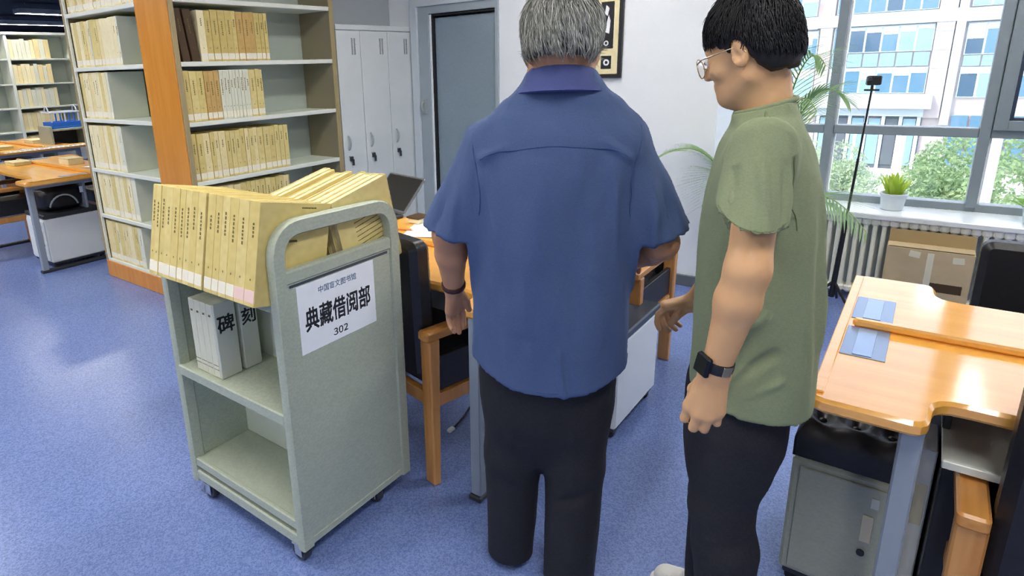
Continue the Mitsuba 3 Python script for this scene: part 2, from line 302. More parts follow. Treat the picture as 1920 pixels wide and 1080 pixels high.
mat('pages', lambda p, n, uv: mikit.mix(lin('#cdbf92'), lin('#e6dcb4'), N(p.x * 300, p.y * 300, p.z * 60)), 0.8, 0.2)
for nm, a, b in (('kraft_a', '#c9b672', '#d3c17f'), ('kraft_b', '#cfbd7c', '#d9c98b'), ('kraft_c', '#bfab68', '#cab674'), ('cream_a', '#dccb94', '#e4d5a2'), ('cream_b', '#e2d7ac', '#e9dfb8'), ('tan_a', '#bb9a5c', '#c6a568')):
    mat(nm, speck(a, b, 60.0), 0.68, 0.3)
mat('pale_book', '#d5d6c2', 0.6, 0.3)
mat('grey_book', '#c3c7be', 0.6, 0.3)
mat('umber_book', '#4a3826', 0.6, 0.3)
mat('book_label', '#e8e3d0', 0.6, 0.3)
mat('pink_label', '#e6c9c0', 0.6, 0.3)
mat('leather', lambda p, n, uv: mikit.mix(lin('#141418'), lin('#1d1d22'), F(p.x * 60, p.y * 60, p.z * 60)), 0.42, 0.5)
mat('desk_metal', '#8d98a6', 0.4)
mat('tray_white', '#cfd6d2', 0.4)
mat('pedestal_grey', speck('#a2a99b', '#adb3a5'), 0.45)
mat('pedestal_white', '#dce1e2', 0.4)
mat('pedestal_top', '#3c4450', 0.4)
mat('flap_metal', '#7f92b0', 0.3, 0.5, 0.35)
mat('flap_lid', '#8ba0c0', 0.25, 0.5, 0.35)
mat('plastic_black', '#1a1b1e', 0.4)
mat('plastic_dark', '#2e3136', 0.45)
mat('laptop_grey', '#6f7378', 0.35, 0.5, 0.5)
mat('cardboard', lambda p, n, uv: mikit.mix(lin('#b7a27f'), lin('#c5b18f'), F(p.x * 20, p.y * 20, p.z * 20)), 0.8, 0.2)
mat('cardboard_dark', '#a18a63', 0.8, 0.2)
mat('tape', '#d9d2b8', 0.3)
mat('pot_glaze', '#cfd9de', 0.3)
mat('soil', '#33271c', 0.9, 0.1)
mat('basket_blue', '#2f74d8', 0.4)
mat('basket_white', '#dbe6ef', 0.4)
mat('pen_orange', '#c97a2a', 0.4)
def leaf(name, a, b, trans=0.5):
    A, B = lin(a), lin(b)
    scene[name] = {'type': 'principledthin', 'base_color': mikit.proc(lambda p, n, uv: mikit.mix(A, B, N(p.x * 14, p.y * 14, p.z * 14))), 'roughness': 0.5, 'diff_trans': trans * 1.4, 'spec_trans': 0.0}
leaf('palm_leaf', '#74986a', '#a0bd90')
leaf('sansevieria', '#9cc23e', '#d8e272')
leaf('pothos', '#6fa04a', '#a9cf7a')
leaf('tree_leaf_hazed', '#7f9c74', '#a9c39a')  # leaf colours paled and greyed to paint in haze and glare
leaf('tree_leaf_hazed_pale', '#9db598', '#c3d3bb')  # a still paler leaf, the haze put into its colour
mat('bark', '#6d6152', 0.9, 0.1)
mat('stem_green', '#7f9a55', 0.6)
# outdoors
mat('facade_stone', lambda p, n, uv: mikit.mix(lin('#a9a2a6'), lin('#bab3b4'), F(p.x, p.y, p.z)), 0.7)
mat('facade_white', '#c0c8cd', 0.6)
mat('facade_band', '#a3b2bd', 0.5)
mat('facade_spandrel', '#85a8b8', 0.3)
mat('facade_mullion', '#b9ccd6', 0.5)
mat('facade_glass', '#56809f', 0.12, 0.7)
mat('facade_glass_dark', '#3d5c78', 0.12, 0.7)
mat('facade_glass_pale', '#86a9bb', 0.2, 0.6)
mat('blind', '#c3d0d3', 0.7)
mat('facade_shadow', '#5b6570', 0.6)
mat('paving', lambda p, n, uv: mikit.mix(lin('#b6b9b8'), lin('#cfd1ce'), F(p.x * .4, p.y * .4)), 0.8)
mat('lawn', '#7d9a6d', 0.9, 0.1)
mat('post_white', '#e4eaee', 0.5)
mat('car_white', '#dfe4e8', 0.25)
mat('car_dark', '#4c5660', 0.25)
# people
def skin(name, a, b):
    A, B = lin(a), lin(b)
    mat(name, lambda p, n, uv: mikit.mix(A, B, F(p.x * 22, p.y * 22, p.z * 22)), 0.5, 0.4)
skin('skin_older', '#b48a6c', '#a9785c')
skin('skin_young', '#d0a77c', '#c2946c')
def cloth(name, a, b, s=420.0, rough=0.85, sheen=0.3):
    A, B = lin(a), lin(b)
    mat(name, lambda p, n, uv: mikit.mix(A, B, 0.6 * N(p.x * s, p.y * s, p.z * s) + 0.4 * F(p.x * 9, p.y * 9, p.z * 9)), rough, 0.2, 0.0, None, sheen=sheen)
cloth('shirt_blue', '#3f5075', '#4b5c83')
cloth('shirt_green', '#757f62', '#838d71')
cloth('trousers_black', '#1f2026', '#2b2c33')
cloth('collar_navy', '#40497a', '#4b5484')
mat('seam_blue', '#3a4f7c', 0.9, 0.1)
mat('seam_green', '#6b7857', 0.9, 0.1)
mat('hair_grey', speck('#6e6f6a', '#9b9c94', 90.0), 0.45, 0.5)
mat('hair_dark_grey', speck('#353530', '#56564f', 90.0), 0.5, 0.5)
mat('hair_silver', '#bcbdb5', 0.4, 0.5)
mat('hair_black', '#18181b', 0.55, 0.4)
mat('wristband', '#3a1a20', 0.5)
mat('watch_case', '#202329', 0.25, 0.5, 0.6)
mat('watch_glass', '#0c0d10', 0.08)
mat('gold_metal', '#cdbb96', 0.25, 0.5, 1.0)
scene['lens_glass'] = {'type': 'thindielectric', 'int_ior': 1.45}
mat('shoe_white', '#dcdcd8', 0.5)
mat('shoe_black', '#17181b', 0.4)
mat('eye_white', '#e6e4df', 0.2)
mat('iris', '#2a1c14', 0.2)

# ------------------------------------------------------------------ the setting
WY, WX = 4.12, -3.71           # back wall's face, left wall's face
CORNER = -1.045                # where the back wall ends and the window recess begins
GY = 4.74                      # glazing plane
FLOOR0 = (-15.0, -4.5, 3.6)
setting('floor', join(box(-26, -4.5, -0.12, 3.6, 4.95, 0, 0.001), box(-26, 4.95, -0.12, WX - .2, 14, 0, 0.001)), 'vinyl', 'speckled blue vinyl floor')
setting('ceiling', join(box(-26, -4.5, 2.95, 3.6, 4.95, 3.05, 0.001), box(-26, 4.95, 2.95, WX - .2, 14, 3.05, 0.001)), 'ceiling_paint')
DX0, DX1, DZ = -3.285, -2.655, 1.885    # door opening
setting('wall_back', join(box(WX - .2, WY, 0, DX0 - .17, 4.95, 2.95), box(DX0 - .18, WY, DZ + .12, DX1 + .03, 4.95, 2.95), box(DX1 + .03, WY, 0, CORNER, 4.95, 2.95), box(DX0 - .18, WY + .35, 0, DX1 + .03, 4.95, DZ + .12)), 'wall_paint', 'white back wall')
setting('wall_left', box(WX - .2, 3.275, 0, WX, WY, 2.95), 'wall_shaded')
setting('wall_window', join(box(CORNER, 4.60, 0, 3.4, 4.9, 0.515), box(CORNER, 4.66, 2.55, 3.4, 4.9, 2.95)), 'wall_paint')
setting('wall_right', box(3.4, -4.5, 0, 3.6, 4.95, 2.95), 'wall_paint')
setting('wall_rear', box(-26, -4.6, 0, 3.6, -4.5, 2.95), 'wall_paint')
setting('wall_far', box(-26.1, -4.5, 0, -26, 14, 2.95), 'wall_paint')
setting('wall_library', join(box(-26, 14, 0, WX - .2, 14.1, 2.95), box(WX - .2, 4.95, 0, WX - .1, 14, 2.95)), 'wall_paint')
setting('baseboard_back', box(DX1 + .03, WY - .014, 0, CORNER + .005, WY + .01, 0.075, 0.004), 'baseboard_grey', 'dark grey baseboard')
setting('baseboard_left', box(WX - .02, 3.275, 0, WX + .012, WY, 0.075, 0.004), 'baseboard_grey')

# door
d = setting('door_1', box(DX0 + .035, WY + .03, 0.01, DX1 - .0, WY + .07, DZ - .03, 0.004), 'frosted', 'grey frosted door leaf in a white frame')
part(d, 'frame', join(box(DX0 - .18, WY - .03, 0, DX0 - .11, WY + .1, DZ + .13), box(DX0 - .18, WY - .03, DZ + .06, DX1 + .03, WY + .1, DZ + .13)), 'door_frame_white')
part(d, 'inner_frame', join(box(DX0 - .11, WY - .012, 0, DX0 - .0, WY + .1, DZ + .06), box(DX0 - .11, WY - .012, DZ - .0, DX1 + .03, WY + .1, DZ + .06), box(DX1, WY - .012, 0, DX1 + .03, WY + .1, DZ + .06)), 'door_frame_grey')
part(d, 'stile', box(DX0, WY - .005, 0.01, DX0 + .022, WY + .07, DZ - .005), 'window_white')
part(d, 'gasket', join(box(DX0 + .022, WY + .0, 0.01, DX0 + .036, WY + .06, DZ - .005, .001), box(DX0 + .03, WY + .0, DZ - .018, DX1, WY + .06, DZ - .005, .001)), 'rubber_black')
part(d, 'latch', join(box(DX0 - .075, WY - .03, 1.10, DX0 - .045, WY - .01, 1.22), tube(bezier([(DX0 - .06, WY - .03, 1.2), (DX0 - .06, WY - .07, 1.2), (DX0 - .06, WY - .07, 1.12), (DX0 - .06, WY - .03, 1.12)], 8), 0.008)), 'steel_grey', 40)

# windows: frames, mullions, panes, an opening sash
w = setting('window_1', join(box(CORNER, GY - .04, 0.55, 3.4, GY + .05, 0.60), box(CORNER, GY - .04, 2.5, 3.4, GY + .05, 2.56)), 'window_metal', 'wide window with grey metal frame')
MX = [CORNER + .025, -0.51, 0.245, 1.0, 1.755, 2.51, 3.375]
for i, x in enumerate(MX):
    part(w, 'mullion', box(x - .025, GY - .06, 0.58, x + .025, GY + .05, 2.52, .004), 'window_metal')
    part(w, 'mullion_trim', box(x + .025, GY - .02, 0.60, x + .038, GY + .02, 2.5, .002), 'window_white')
for i in range(6):
    x0, x1 = MX[i] + .025, MX[i + 1] - .025
    part(w, 'transom', box(x0, GY - .05, 0.985, x1, GY + .045, 1.037, .004), 'window_metal')
    part(w, 'pane', box(x0, GY, 0.60, x1, GY + .001, 0.985, .0002), 'pane_glass')
    sash = i in (2, 4)
    if not sash:
        part(w, 'pane', box(x0, GY, 1.037, x1, GY + .001, 2.5, .0002), 'pane_glass')
    else:
        a, b = x0 + .004, x1 - .004
        s = part(w, 'sash', join(box(a, GY - .075, 1.03, a + .06, GY + .03, 2.5, .004), box(b - .06, GY - .075, 1.03, b, GY + .03, 2.5, .004), box(a + .06, GY - .075, 1.03, b - .06, GY + .03, 1.085, .004), box(a + .06, GY - .075, 2.44, b - .06, GY + .03, 2.5, .004)), 'window_metal', False, 'opening sash with a dark gasket')
        part(s, 'gasket', join(box(a + .06, GY - .05, 1.085, a + .078, GY + .02, 2.44, .002), box(a + .078, GY - .05, 1.085, b - .06, GY + .02, 1.10, .002), box(a + .078, GY - .03, 1.42, b - .06, GY + .02, 1.45, .002)), 'window_dark')
        part(s, 'pane', box(a + .078, GY, 1.10, b - .06, GY + .001, 2.44, .0002), 'pane_glass')
setting('trim_1', box(CORNER, 4.372, 0.522, 3.4, 4.72, 0.556, 0.006), 'sill_stone', 'pale stone window sill')

# ceiling lamps: suspended linear fittings in rows
def lamp(x, y, label, e=1.0):
    k = thing('ceiling_light', label, 'ceiling lamp', 'linear ceiling lamps')
    part(k, 'housing', join(box(x - .14, y - .68 * e, 2.79, x + .14, y + .68 * e, 2.83), box(x - .16, y - .68 * e, 2.74, x - .14, y + .68 * e, 2.83), box(x + .14, y - .68 * e, 2.74, x + .16, y + .68 * e, 2.83)), 'window_white')
    q = trimesh.Trimesh([(x - .135, y - .66 * e, 2.745), (x + .135, y - .66 * e, 2.745), (x + .135, y + .66 * e, 2.745), (x - .135, y + .66 * e, 2.745)], [[0, 2, 1], [0, 3, 2]], process=False)
    part(k, 'diffuser', q, 'window_white')
    scene[f'{k}__diffuser']['emitter'] = {'type': 'area', 'radiance': {'type': 'rgb', 'value': [LAMP * c for c in LAMP_TINT]}}
    part(k, 'hanger', tube([(x, y - .5, 2.83), (x, y - .5, 2.96)], .006, 6), 'steel_grey')
    part(k, 'hanger', tube([(x, y + .5, 2.83), (x, y + .5, 2.96)], .006, 6), 'steel_grey')
for x, y, where in ((-9.9, 3.4, 'in front of the far bookcase'), (-7.6, 3.6, 'over the far left desk'), (-9.0, .6, 'at the far left end of the aisle'), (-6.4, .5, 'before the left desk'), (-4.2, .35, 'before the left bookcase'), (-2.0, .4, 'before the book cart'),
                    (.3, .4, 'before the right desk'), (-4.6, -1.9, 'behind the viewer, leftmost'), (-1.6, -1.9, 'behind the viewer, middle'), (1.2, -1.9, 'behind the viewer, rightmost'), (-1.7, 2.8, 'over the centre desk'), (.5, 3.4, 'over the right desk, added to brighten the window wall'), (-7.6, -1.9, 'behind the viewer, far left')):  # unseen lamp over the right desk, added to brighten faces and window wall
    lamp(x, y, f'long white ceiling lamp hanging {where}')
lamp(-17.0, 6.4, 'long white ceiling lamp glowing just above the far bookcase', 1.6)
lamp(-14.2, 5.7, 'small distant ceiling lamp beside the left bookcase, above the longer lamp')

# ------------------------------------------------------------------ desks
def desk(x_end, y0, s, L, label, metal='desk_metal'):
    """Two-sided reading desk: x_end is the end that is in view, s the direction in which it runs on; y0 its near edge."""
    k = thing('desk', label, 'desk')
    D = 0.987
    def X(u): return x_end + s * u
    def scurve(u0, v0, u1, v1, n=9):
        t = np.linspace(0, 1, n); e = t * t * (3 - 2 * t)
        return [(u0 + (u1 - u0) * (0.5 * t + 0.5 * (1 - np.cos(t * PI)) / 2), v0 + (v1 - v0) * q) for t, q in zip(t, e)]
    r = 0.03
    notch = [(.185, 0), (.201, .005), (.211, .018), (.215, .040), (.217, .085), (.222, .110), (.234, .127), (.252, .136), (.285, .139)]
    near = [(0, r), (r * .3, r * .3), (r, 0)] + notch + [(L - a, b) for a, b in notch][::-1] + [(L - r, 0), (L - r * .3, r * .3), (L, r)]
    far = [(a, D - b) for a, b in near][::-1]
    pl = Polygon([(X(u), y0 + v) for u, v in near + far])
    if not pl.exterior.is_ccw: pl = Polygon(list(pl.exterior.coords)[::-1])
    part(k, 'tabletop', move(prism(pl, 0.034, 0.008), None, (0, 0, .716)), 'desk_wood', 35)
    a, b = sorted((X(0.002), X(0.026)))
    part(k, 'end_moulding', box(a, y0 + .03, .749, b, y0 + D - .03, .756, .004), 'desk_wood')
    a, b = sorted((X(0.036), X(L - .03)))
    yc = y0 + D / 2
    part(k, 'divider_rail', move(prism(rounded(a, yc - .013, b, yc + .013, .012), .022, .006), None, (0, 0, .7505)), 'desk_wood', 40)
    for v0, v1 in ((.277, .482), (.552, .747)):
        for end in (0, 1):
            u0, u1 = (.028, .123) if not end else (L - .123, L - .028)
            a, b = sorted((X(u0), X(u1)))
            f = part(k, 'socket_flap', box(a, y0 + v0, .7495, b, y0 + v1, .7525, .001), 'flap_metal', False, 'grey metal socket flap set into the top')
            part(f, 'lid', box(a + .026, y0 + v0 + .006, .7526, b - .028, y0 + v1 - .012, .7545, .001), 'flap_lid')
    for u in (.17, L - .215):
        a, b = sorted((X(u), X(u + .042)))
        for y in (y0 + .06, y0 + D - .10):
            lg = part(k, 'leg', box(a, y, .02, b, y + .045, .716, .004), metal)
        part(k, 'beam', box(a, y0 + .1, .67, b, y0 + D - .09, .71), metal)
        part(k, 'foot', box(a - .004, y0 + .05, .0, b + .004, y0 + D - .05, .022, .005), 'plastic_dark')
    a, b = sorted((X(.22), X(L - .22)))
    part(k, 'modesty_panel', box(a, yc - .01, .35, b, yc + .01, .70), metal)
    return k
desk(-0.13, 1.462, 1, 1.62, 'orange wood desk with two grey socket flaps under the window, right of the young man')
desk(-0.885, 1.462, -1, 1.56, 'orange wood desk behind the older man, with a laptop on it')
desk(-5.19, 1.66, -1, 1.62, 'orange wood desk left of the bookcases, with papers near its end')
desk(-7.72, 2.25, -1, 1.62, 'orange wood desk in front of the far bookcase, beyond the other left desk')

# ------------------------------------------------------------------ mobile pedestals
def pedestal(x0, y0, x1, y1, face, top, body, label, cushion=False, z1=.42):
    k = thing('pedestal', label, 'cabinet')
    part(k, 'body', box(x0, y0, .055, x1, y1, z1, .008), body)
    part(k, 'base', box(x0 + .01, y0 + .01, .035, x1 - .01, y1 - .01, .055, .004), 'plastic_dark')
    for x in (x0 + .035, x1 - .035):
        for y in (y0 + .035, y1 - .035):
            part(k, 'caster', move(lathe([(0, -.012), (.018, -.012), (.02, -.008), (.02, .008), (.018, .012), (0, .012)], 12), rot('x', 90), (x, y, .02)), 'rubber_black', 40)
    if not cushion:
        part(k, 'top', box(x0 - .004, y0 - .004, z1, x1 + .004, y1 + .004, z1 + .035, .006), top)
    yf = y0 if face < 0 else y1
    sg = face
    dr_ = part(k, 'drawer_front', box(x0 + .02, yf, .075, x1 - .02, yf + sg * .008, z1 - .02, .003), body)
    lx = x1 - .07
    part(dr_, 'handle_plate', box(lx - .012, yf + sg * .008, z1 - .18, lx + .012, yf + sg * .012, z1 - .10, .001), 'tape')
    part(dr_, 'lock', move(lathe([(0, 0), (.009, 0), (.009, .006), (0, .006)], 14), rot('x', 90 if sg < 0 else -90), (lx - .004, yf + sg * .008, z1 - .215)), 'plastic_dark')
    part(dr_, 'badge', box(lx + .0, yf + sg * .008, z1 - .075, lx + .018, yf + sg * .011, z1 - .045, .001), 'tray_white')
    return k
pr = pedestal(-.17, 1.746, .085, 2.19, -1, 'pedestal_top', 'pedestal_grey', 'grey steel pedestal under the right desk, carrying a tufted black cushion', True)
pedestal(-1.22, 2.125, -.82, 2.575, 1, 'pedestal_top', 'pedestal_white', 'white pedestal with a dark top beyond the older man')
pedestal(-5.78, 1.81, -5.40, 2.24, -1, 'plastic_dark', 'pedestal_white', 'white pedestal with a black top under the left desk', False, .415)
pedestal(-2.25, 1.95, -1.87, 2.37, -1, 'pedestal_top', 'pedestal_grey', 'grey pedestal under the centre desk, glimpsed between the book cart and the chair')
# tufted cushion on the right pedestal
def tufted(x0, y0, x1, y1, z0, h):
    n = 44
    u, v = np.meshgrid(np.linspace(0, 1, n), np.linspace(0, 1, n), indexing='ij')
    def zf(u, v):
        e = np.minimum(np.minimum(u, 1 - u), np.minimum(v, 1 - v))
        z = h * (1 - np.clip(1 - e / .09, 0, 1) ** 2 * .45)
        for a in (.2, .5, .8):
            for b in (.2, .5, .8):
                d2 = ((u - a) ** 2 + (v - b) ** 2)
                z = z - .024 * np.exp(-d2 / .006)
        return z + .006 * np.sin(u * PI * 5) * np.sin(v * PI * 5)
    top = np.stack([x0 + (x1 - x0) * u, y0 + (y1 - y0) * v, z0 + zf(u, v)], -1).reshape(-1, 3)
    f = []
    i, j = np.meshgrid(np.arange(n - 1), np.arange(n - 1), indexing='ij')
    q = np.stack([i * n + j, (i + 1) * n + j, (i + 1) * n + j + 1, i * n + j + 1], -1).reshape(-1, 4)
    f = np.vstack([q[:, [0, 1, 2]], q[:, [0, 2, 3]]])
    edge = [i * n for i in range(n)] + [(n - 1) * n + j for j in range(1, n)] + [i * n + n - 1 for i in range(n - 2, -1, -1)] + [j for j in range(n - 2, 0, -1)]
    edge = np.array(edge)
    low = top[edge].copy(); low[:, 2] = z0
    v_ = np.vstack([top, low]); m = len(edge); k = np.arange(m); kn = (k + 1) % m; o = len(top)
    f = np.vstack([f, np.stack([edge[k], o + k, o + kn], 1), np.stack([edge[k], o + kn, edge[kn]], 1)])
    return trimesh.Trimesh(v_, f, process=False)
c = thing('cushion', 'tufted black leather cushion on the grey pedestal under the right desk', 'cushion')
part(c, 'pad', tufted(-.172, 1.746, .087, 2.19, .425, .098), 'leather', 50)
for a in (.2, .5, .8):
    for b in (.2, .5, .8):
        part(c, 'button', move(lathe([(0, .007), (.008, .005), (.011, 0), (.009, -.003)], 10), None, (-.172 + .259 * a, 1.746 + .444 * b, .503)), 'leather', True)

# ------------------------------------------------------------------ chairs
def chair(x, y, flip, label, top=.91, w=.55, d=.50, wood_='chair_wood', tone='leather', turn=0, arms=True, az=.575):
    """x, y: middle of the rear edge; the chair faces +y, or -y when flip."""
    k = thing('armchair', label, 'chair', 'wooden armchairs with black padding')
    tw = T().translate([x, y, 0]).rotate([0, 0, 1], (180 if flip else 0) + turn)
    def P(name, m, mt, sm=False, lb=None):
        return part(k, name, m, mt, sm, lb, tw)
    h = w / 2
    for sx in (-1, 1):
        for yy, top_z in ((.0, az), (d - .05, az)):
            if not arms: top_z = .36
            t = np.linspace(0, 1, 4)
            a = sx * (h - .055); b = sx * h
            lo, hi = min(a, b), max(a, b)
            m = cbox((lo, yy, 0), (hi, yy + .048, top_z), .005)
            v = m.vertices.copy(); low = v[:, 2] < .02
            v[low, 0] = v[low, 0] - sx * 0.004; v[low, 1] += np.where(v[low, 1] > yy + .024, -.012, .004)
            P('leg', trimesh.Trimesh(v, m.faces, process=False), wood_)
        lo, hi = sorted((sx * (h - .054), sx * (h + .002)))
        if arms: P('armrest', move(prism(rounded(lo, -.012, hi, d + .03, .012), .034, .006), None, (0, 0, az)), 'chair_wood_flat', 40)
        lo, hi = sorted((sx * (h - .045), sx * (h - .012)))
        P('side_rail', box(lo, .045, .31, hi, d - .045, .36), wood_)
        P('side_panel', box(lo + .006, .046, .37, hi - .006, d - .046, .50), tone)
    for yy in (.008, d - .042):
        P('cross_rail', box(-h + .05, yy, .315, h - .05, yy + .032, .365), wood_)
    # seat cushion
    s = prism(rounded(-h + .058, .03, h - .058, d + .02, .03), .11, .022)
    P('seat', move(s, None, (0, 0, .365)), tone, 40, 'black padded seat')
    # padded backrest, leaning back
    b = prism(rounded(-h + .058, .40, h - .058, top + .005, .035), .085, .022)
    b = move(b, rot('x', 90), (0, .085, 0))
    v = b.vertices.copy(); v[:, 1] -= (v[:, 2] - .45) * .03
    P('backrest', trimesh.Trimesh(v, b.faces, process=False), tone, 40, 'thick black padded backrest')
    return k
chair(-1.235 - .275 * .974, 1.490 + .275 * .225, False, 'wooden armchair with black padding between the book cart and the older man', turn=-13)
chair(.43, 1.495, False, 'wooden armchair with a tall black back at the right edge of the picture', .95, az=.533)
chair(.43, 3.04, True, 'black backed chair beyond the right desk, in front of the cardboard box', .785, arms=False)
chair(-1.155, 2.99, True, 'wooden armchair beyond the white pedestal, half hidden by the older man', .86)
chair(-6.35, 1.60, False, 'dark armchair pushed under the near side of the left desk', .84)
chair(-8.4, 2.22, False, 'dark backed chair at the far left desk', .88)
chair(-6.2, 2.98, True, 'dark backed chair between the left desk and the bookcase', .98)

# things about the right desk
k = thing('keyboard_tray', 'pale metal keyboard tray under the recess of the right desk', 'tray')
part(k, 'tray', box(.125, 1.63, .578, .62, 1.93, .586, .002), 'tray_white')
part(k, 'front_lip', box(.125, 1.622, .578, .62, 1.634, .598, .002), 'tray_white')
part(k, 'bracket', box(.125, 1.80, .586, .14, 1.93, .716, .002), 'plastic_dark')
part(k, 'bracket', box(.60, 1.80, .586, .615, 1.93, .716, .002), 'plastic_dark')
k = thing('computer_tower', 'slim dark computer case standing under the right desk beside its leg', 'computer')
part(k, 'case', box(.135, 1.70, .012, .20, 2.10, .55, .006), 'plastic_black')
part(k, 'front_bezel', box(.132, 1.688, .012, .203, 1.702, .555, .006), 'plastic_dark')
part(k, 'foot', box(.14, 1.72, 0, .16, 2.08, .012, .003), 'rubber_black')
part(k, 'foot', box(.175, 1.72, 0, .195, 2.08, .012, .003), 'rubber_black')

k = thing('document_box', 'narrow white box file standing upright under the right desk', 'box file')
part(k, 'body', box(.092, 1.80, 0, .128, 2.05, .52, .003), 'pedestal_white')
part(k, 'spine_label', box(.098, 1.7985, .30, .122, 1.80, .42, .0005), 'tape')
# laptop, papers and pen on the centre desk
k = thing('laptop', 'open dark laptop on the far side of the centre desk', 'laptop')
tw = T().translate([-2.20, 2.21, .752]).rotate([0, 0, 1], -14)
part(k, 'base', move(prism(rounded(-.16, -.11, .16, .11, .012), .016, .004), None, (0, 0, 0)), 'plastic_dark', 40, None, tw)
part(k, 'keyboard', box(-.135, -.03, .0162, .135, .085, .0182, .0005), 'plastic_black', False, None, tw)
part(k, 'touchpad', box(-.045, -.095, .0162, .045, -.04, .0172, .0005), 'plastic_black', False, None, tw)
sc_ = move(prism(rounded(-.16, 0, .16, .215, .012), .008, .003), rot('x', 48), (0, .112, .014))
lid = part(k, 'lid', sc_, 'laptop_grey', 40, None, tw)
part(lid, 'screen', move(box(-.148, .014, .0082, .148, .205, .0088, .0002), rot('x', 48), (0, .112, .014)), 'plastic_black', False, None, tw)
def sheet(w, h, n=10, curl=.004, seed=0):
    u, v = np.meshgrid(np.linspace(-w / 2, w / 2, n), np.linspace(-h / 2, h / 2, n), indexing='ij')
    z = curl * (np.sin(u * 9 + seed) * .5 + .5) * (np.abs(v) / h + .3)
    p = np.stack([u, v, z], -1).reshape(-1, 3)
    i, j = np.meshgrid(np.arange(n - 1), np.arange(n - 1), indexing='ij')
    q = np.stack([i * n + j, (i + 1) * n + j, (i + 1) * n + j + 1, i * n + j + 1], -1).reshape(-1, 4)
    f = np.vstack([q[:, [0, 1, 2]], q[:, [0, 2, 3]]])
    return trimesh.Trimesh(np.vstack([p, p - [0, 0, .0008]]), np.vstack([f, f[:, ::-1] + n * n]), process=False)
solo('sheet_of_paper', sheet(.21, .297), 'paper', 'white sheet of paper on the centre desk by the older man\'s sleeve', 'paper', None, True, T().translate([-1.76, 2.17, .752]).rotate([0, 0, 1], 24))
k = thing('pencil', 'thin orange pencil lying beside the white sheet on the centre desk', 'pencil')
part(k, 'shaft', tube([(-1.98, 2.04, .757), (-1.82, 2.10, .757)], .0045, 6), 'pen_orange')
part(k, 'tip', tube([(-1.82, 2.10, .757), (-1.806, 2.1052, .757)], [.0045, .0008], 6), 'tape')
k = thing('desk_tray', 'small pale object like a box beside the laptop on the centre desk', 'box')
part(k, 'body', box(-1.93, 2.20, .752, -1.86, 2.28, .778, .005), 'cream_b')
part(k, 'lid', box(-1.935, 2.195, .778, -1.855, 2.285, .786, .003), 'umber_book')
k = thing('floor_cable', 'thin black cable with a pale plug lying on the floor beneath the centre desk', 'cable')
part(k, 'cord', tube(bezier([(-1.405, 1.83, .006), (-1.42, 1.95, .006), (-1.45, 2.1, .006), (-1.6, 2.3, .006), (-1.55, 2.42, .006)], 24), .004, 6), 'rubber_black', True)
part(k, 'plug', box(-1.417, 1.80, 0, -1.397, 1.835, .014, .003), 'paper')

# on and under the left desks
def bag(x, y, z, sx, sy, sz, seed):
    m = trimesh.creation.icosphere(3, 1.0)
    v = m.vertices.copy()
    v = np.sign(v) * np.abs(v) ** .55
    v *= 1 + .12 * (meshkit.fbm(m.vertices * 2.4 + seed, 3, seed) - .5)[:, None]
    v = v * [sx, sy, sz]; v[:, 2] -= v[:, 2].min()
    return trimesh.Trimesh(v + [x, y, z], m.faces, process=False)
k = thing('shoulder_bag', 'black shoulder bag on the white pedestal under the left desk', 'bag')
part(k, 'body', bag(-5.60, 2.0, .451, .17, .17, .10, 3), 'leather', True)
part(k, 'strap', tube(bezier([(-5.425, 1.88, .50), (-5.39, 1.9, .62), (-5.39, 2.05, .62), (-5.425, 2.09, .50)], 14), .008, 6), 'steel_grey', True)
part(k, 'tag', box(-5.43, 2.12, .58, -5.422, 2.16, .63, .002), 'paper')
solo('flat_sheet', sheet(.30, .21), 'paper', 'white sheet on the left desk beside the bookcase', 'paper', None, True, T().translate([-5.55, 2.4, .7525]).rotate([0, 0, 1], 20))
for i, (x, y, w_, d_, h_, mt, lb) in enumerate((
        (-6.0, 2.32, .20, .13, .05, 'cream_b', 'low cream box on the left desk'), (-5.72, 2.50, .16, .10, .09, 'cream_a', 'taller cream box on the left desk next to the dark tray'),
        (-6.45, 2.05, .22, .14, .025, 'kraft_b', 'flat tan folder at the left end of the left desk'), (-8.55, 2.95, .26, .16, .03, 'cream_b', 'flat pale folder on the far left desk'),
        (-8.1, 2.45, .24, .15, .03, 'kraft_a', 'tan folder on the near side of the far left desk'))):
    z = .7505
    k = thing('paper_box', lb, 'box')
    part(k, 'body', box(x - w_ / 2, y - d_ / 2, z, x + w_ / 2, y + d_ / 2, z + h_, .003), mt)
    part(k, 'lid', box(x - w_ / 2 - .003, y - d_ / 2 - .003, z + h_, x + w_ / 2 + .003, y + d_ / 2 + .003, z + h_ + .008, .002), 'pages')
k = thing('stationery_tray', 'dark tray of odds and ends on the left desk next to the bookcase', 'tray')
part(k, 'bottom', box(-5.62, 2.54, .7505, -5.3, 2.63, .757), 'umber_book')
for a, b, c_, d_ in ((-5.62, 2.54, -5.3, 2.55), (-5.62, 2.62, -5.3, 2.63), (-5.62, 2.54, -5.61, 2.63), (-5.31, 2.54, -5.3, 2.63)):
    part(k, 'side', box(a, b, .757, c_, d_, .80, .002), 'umber_book')

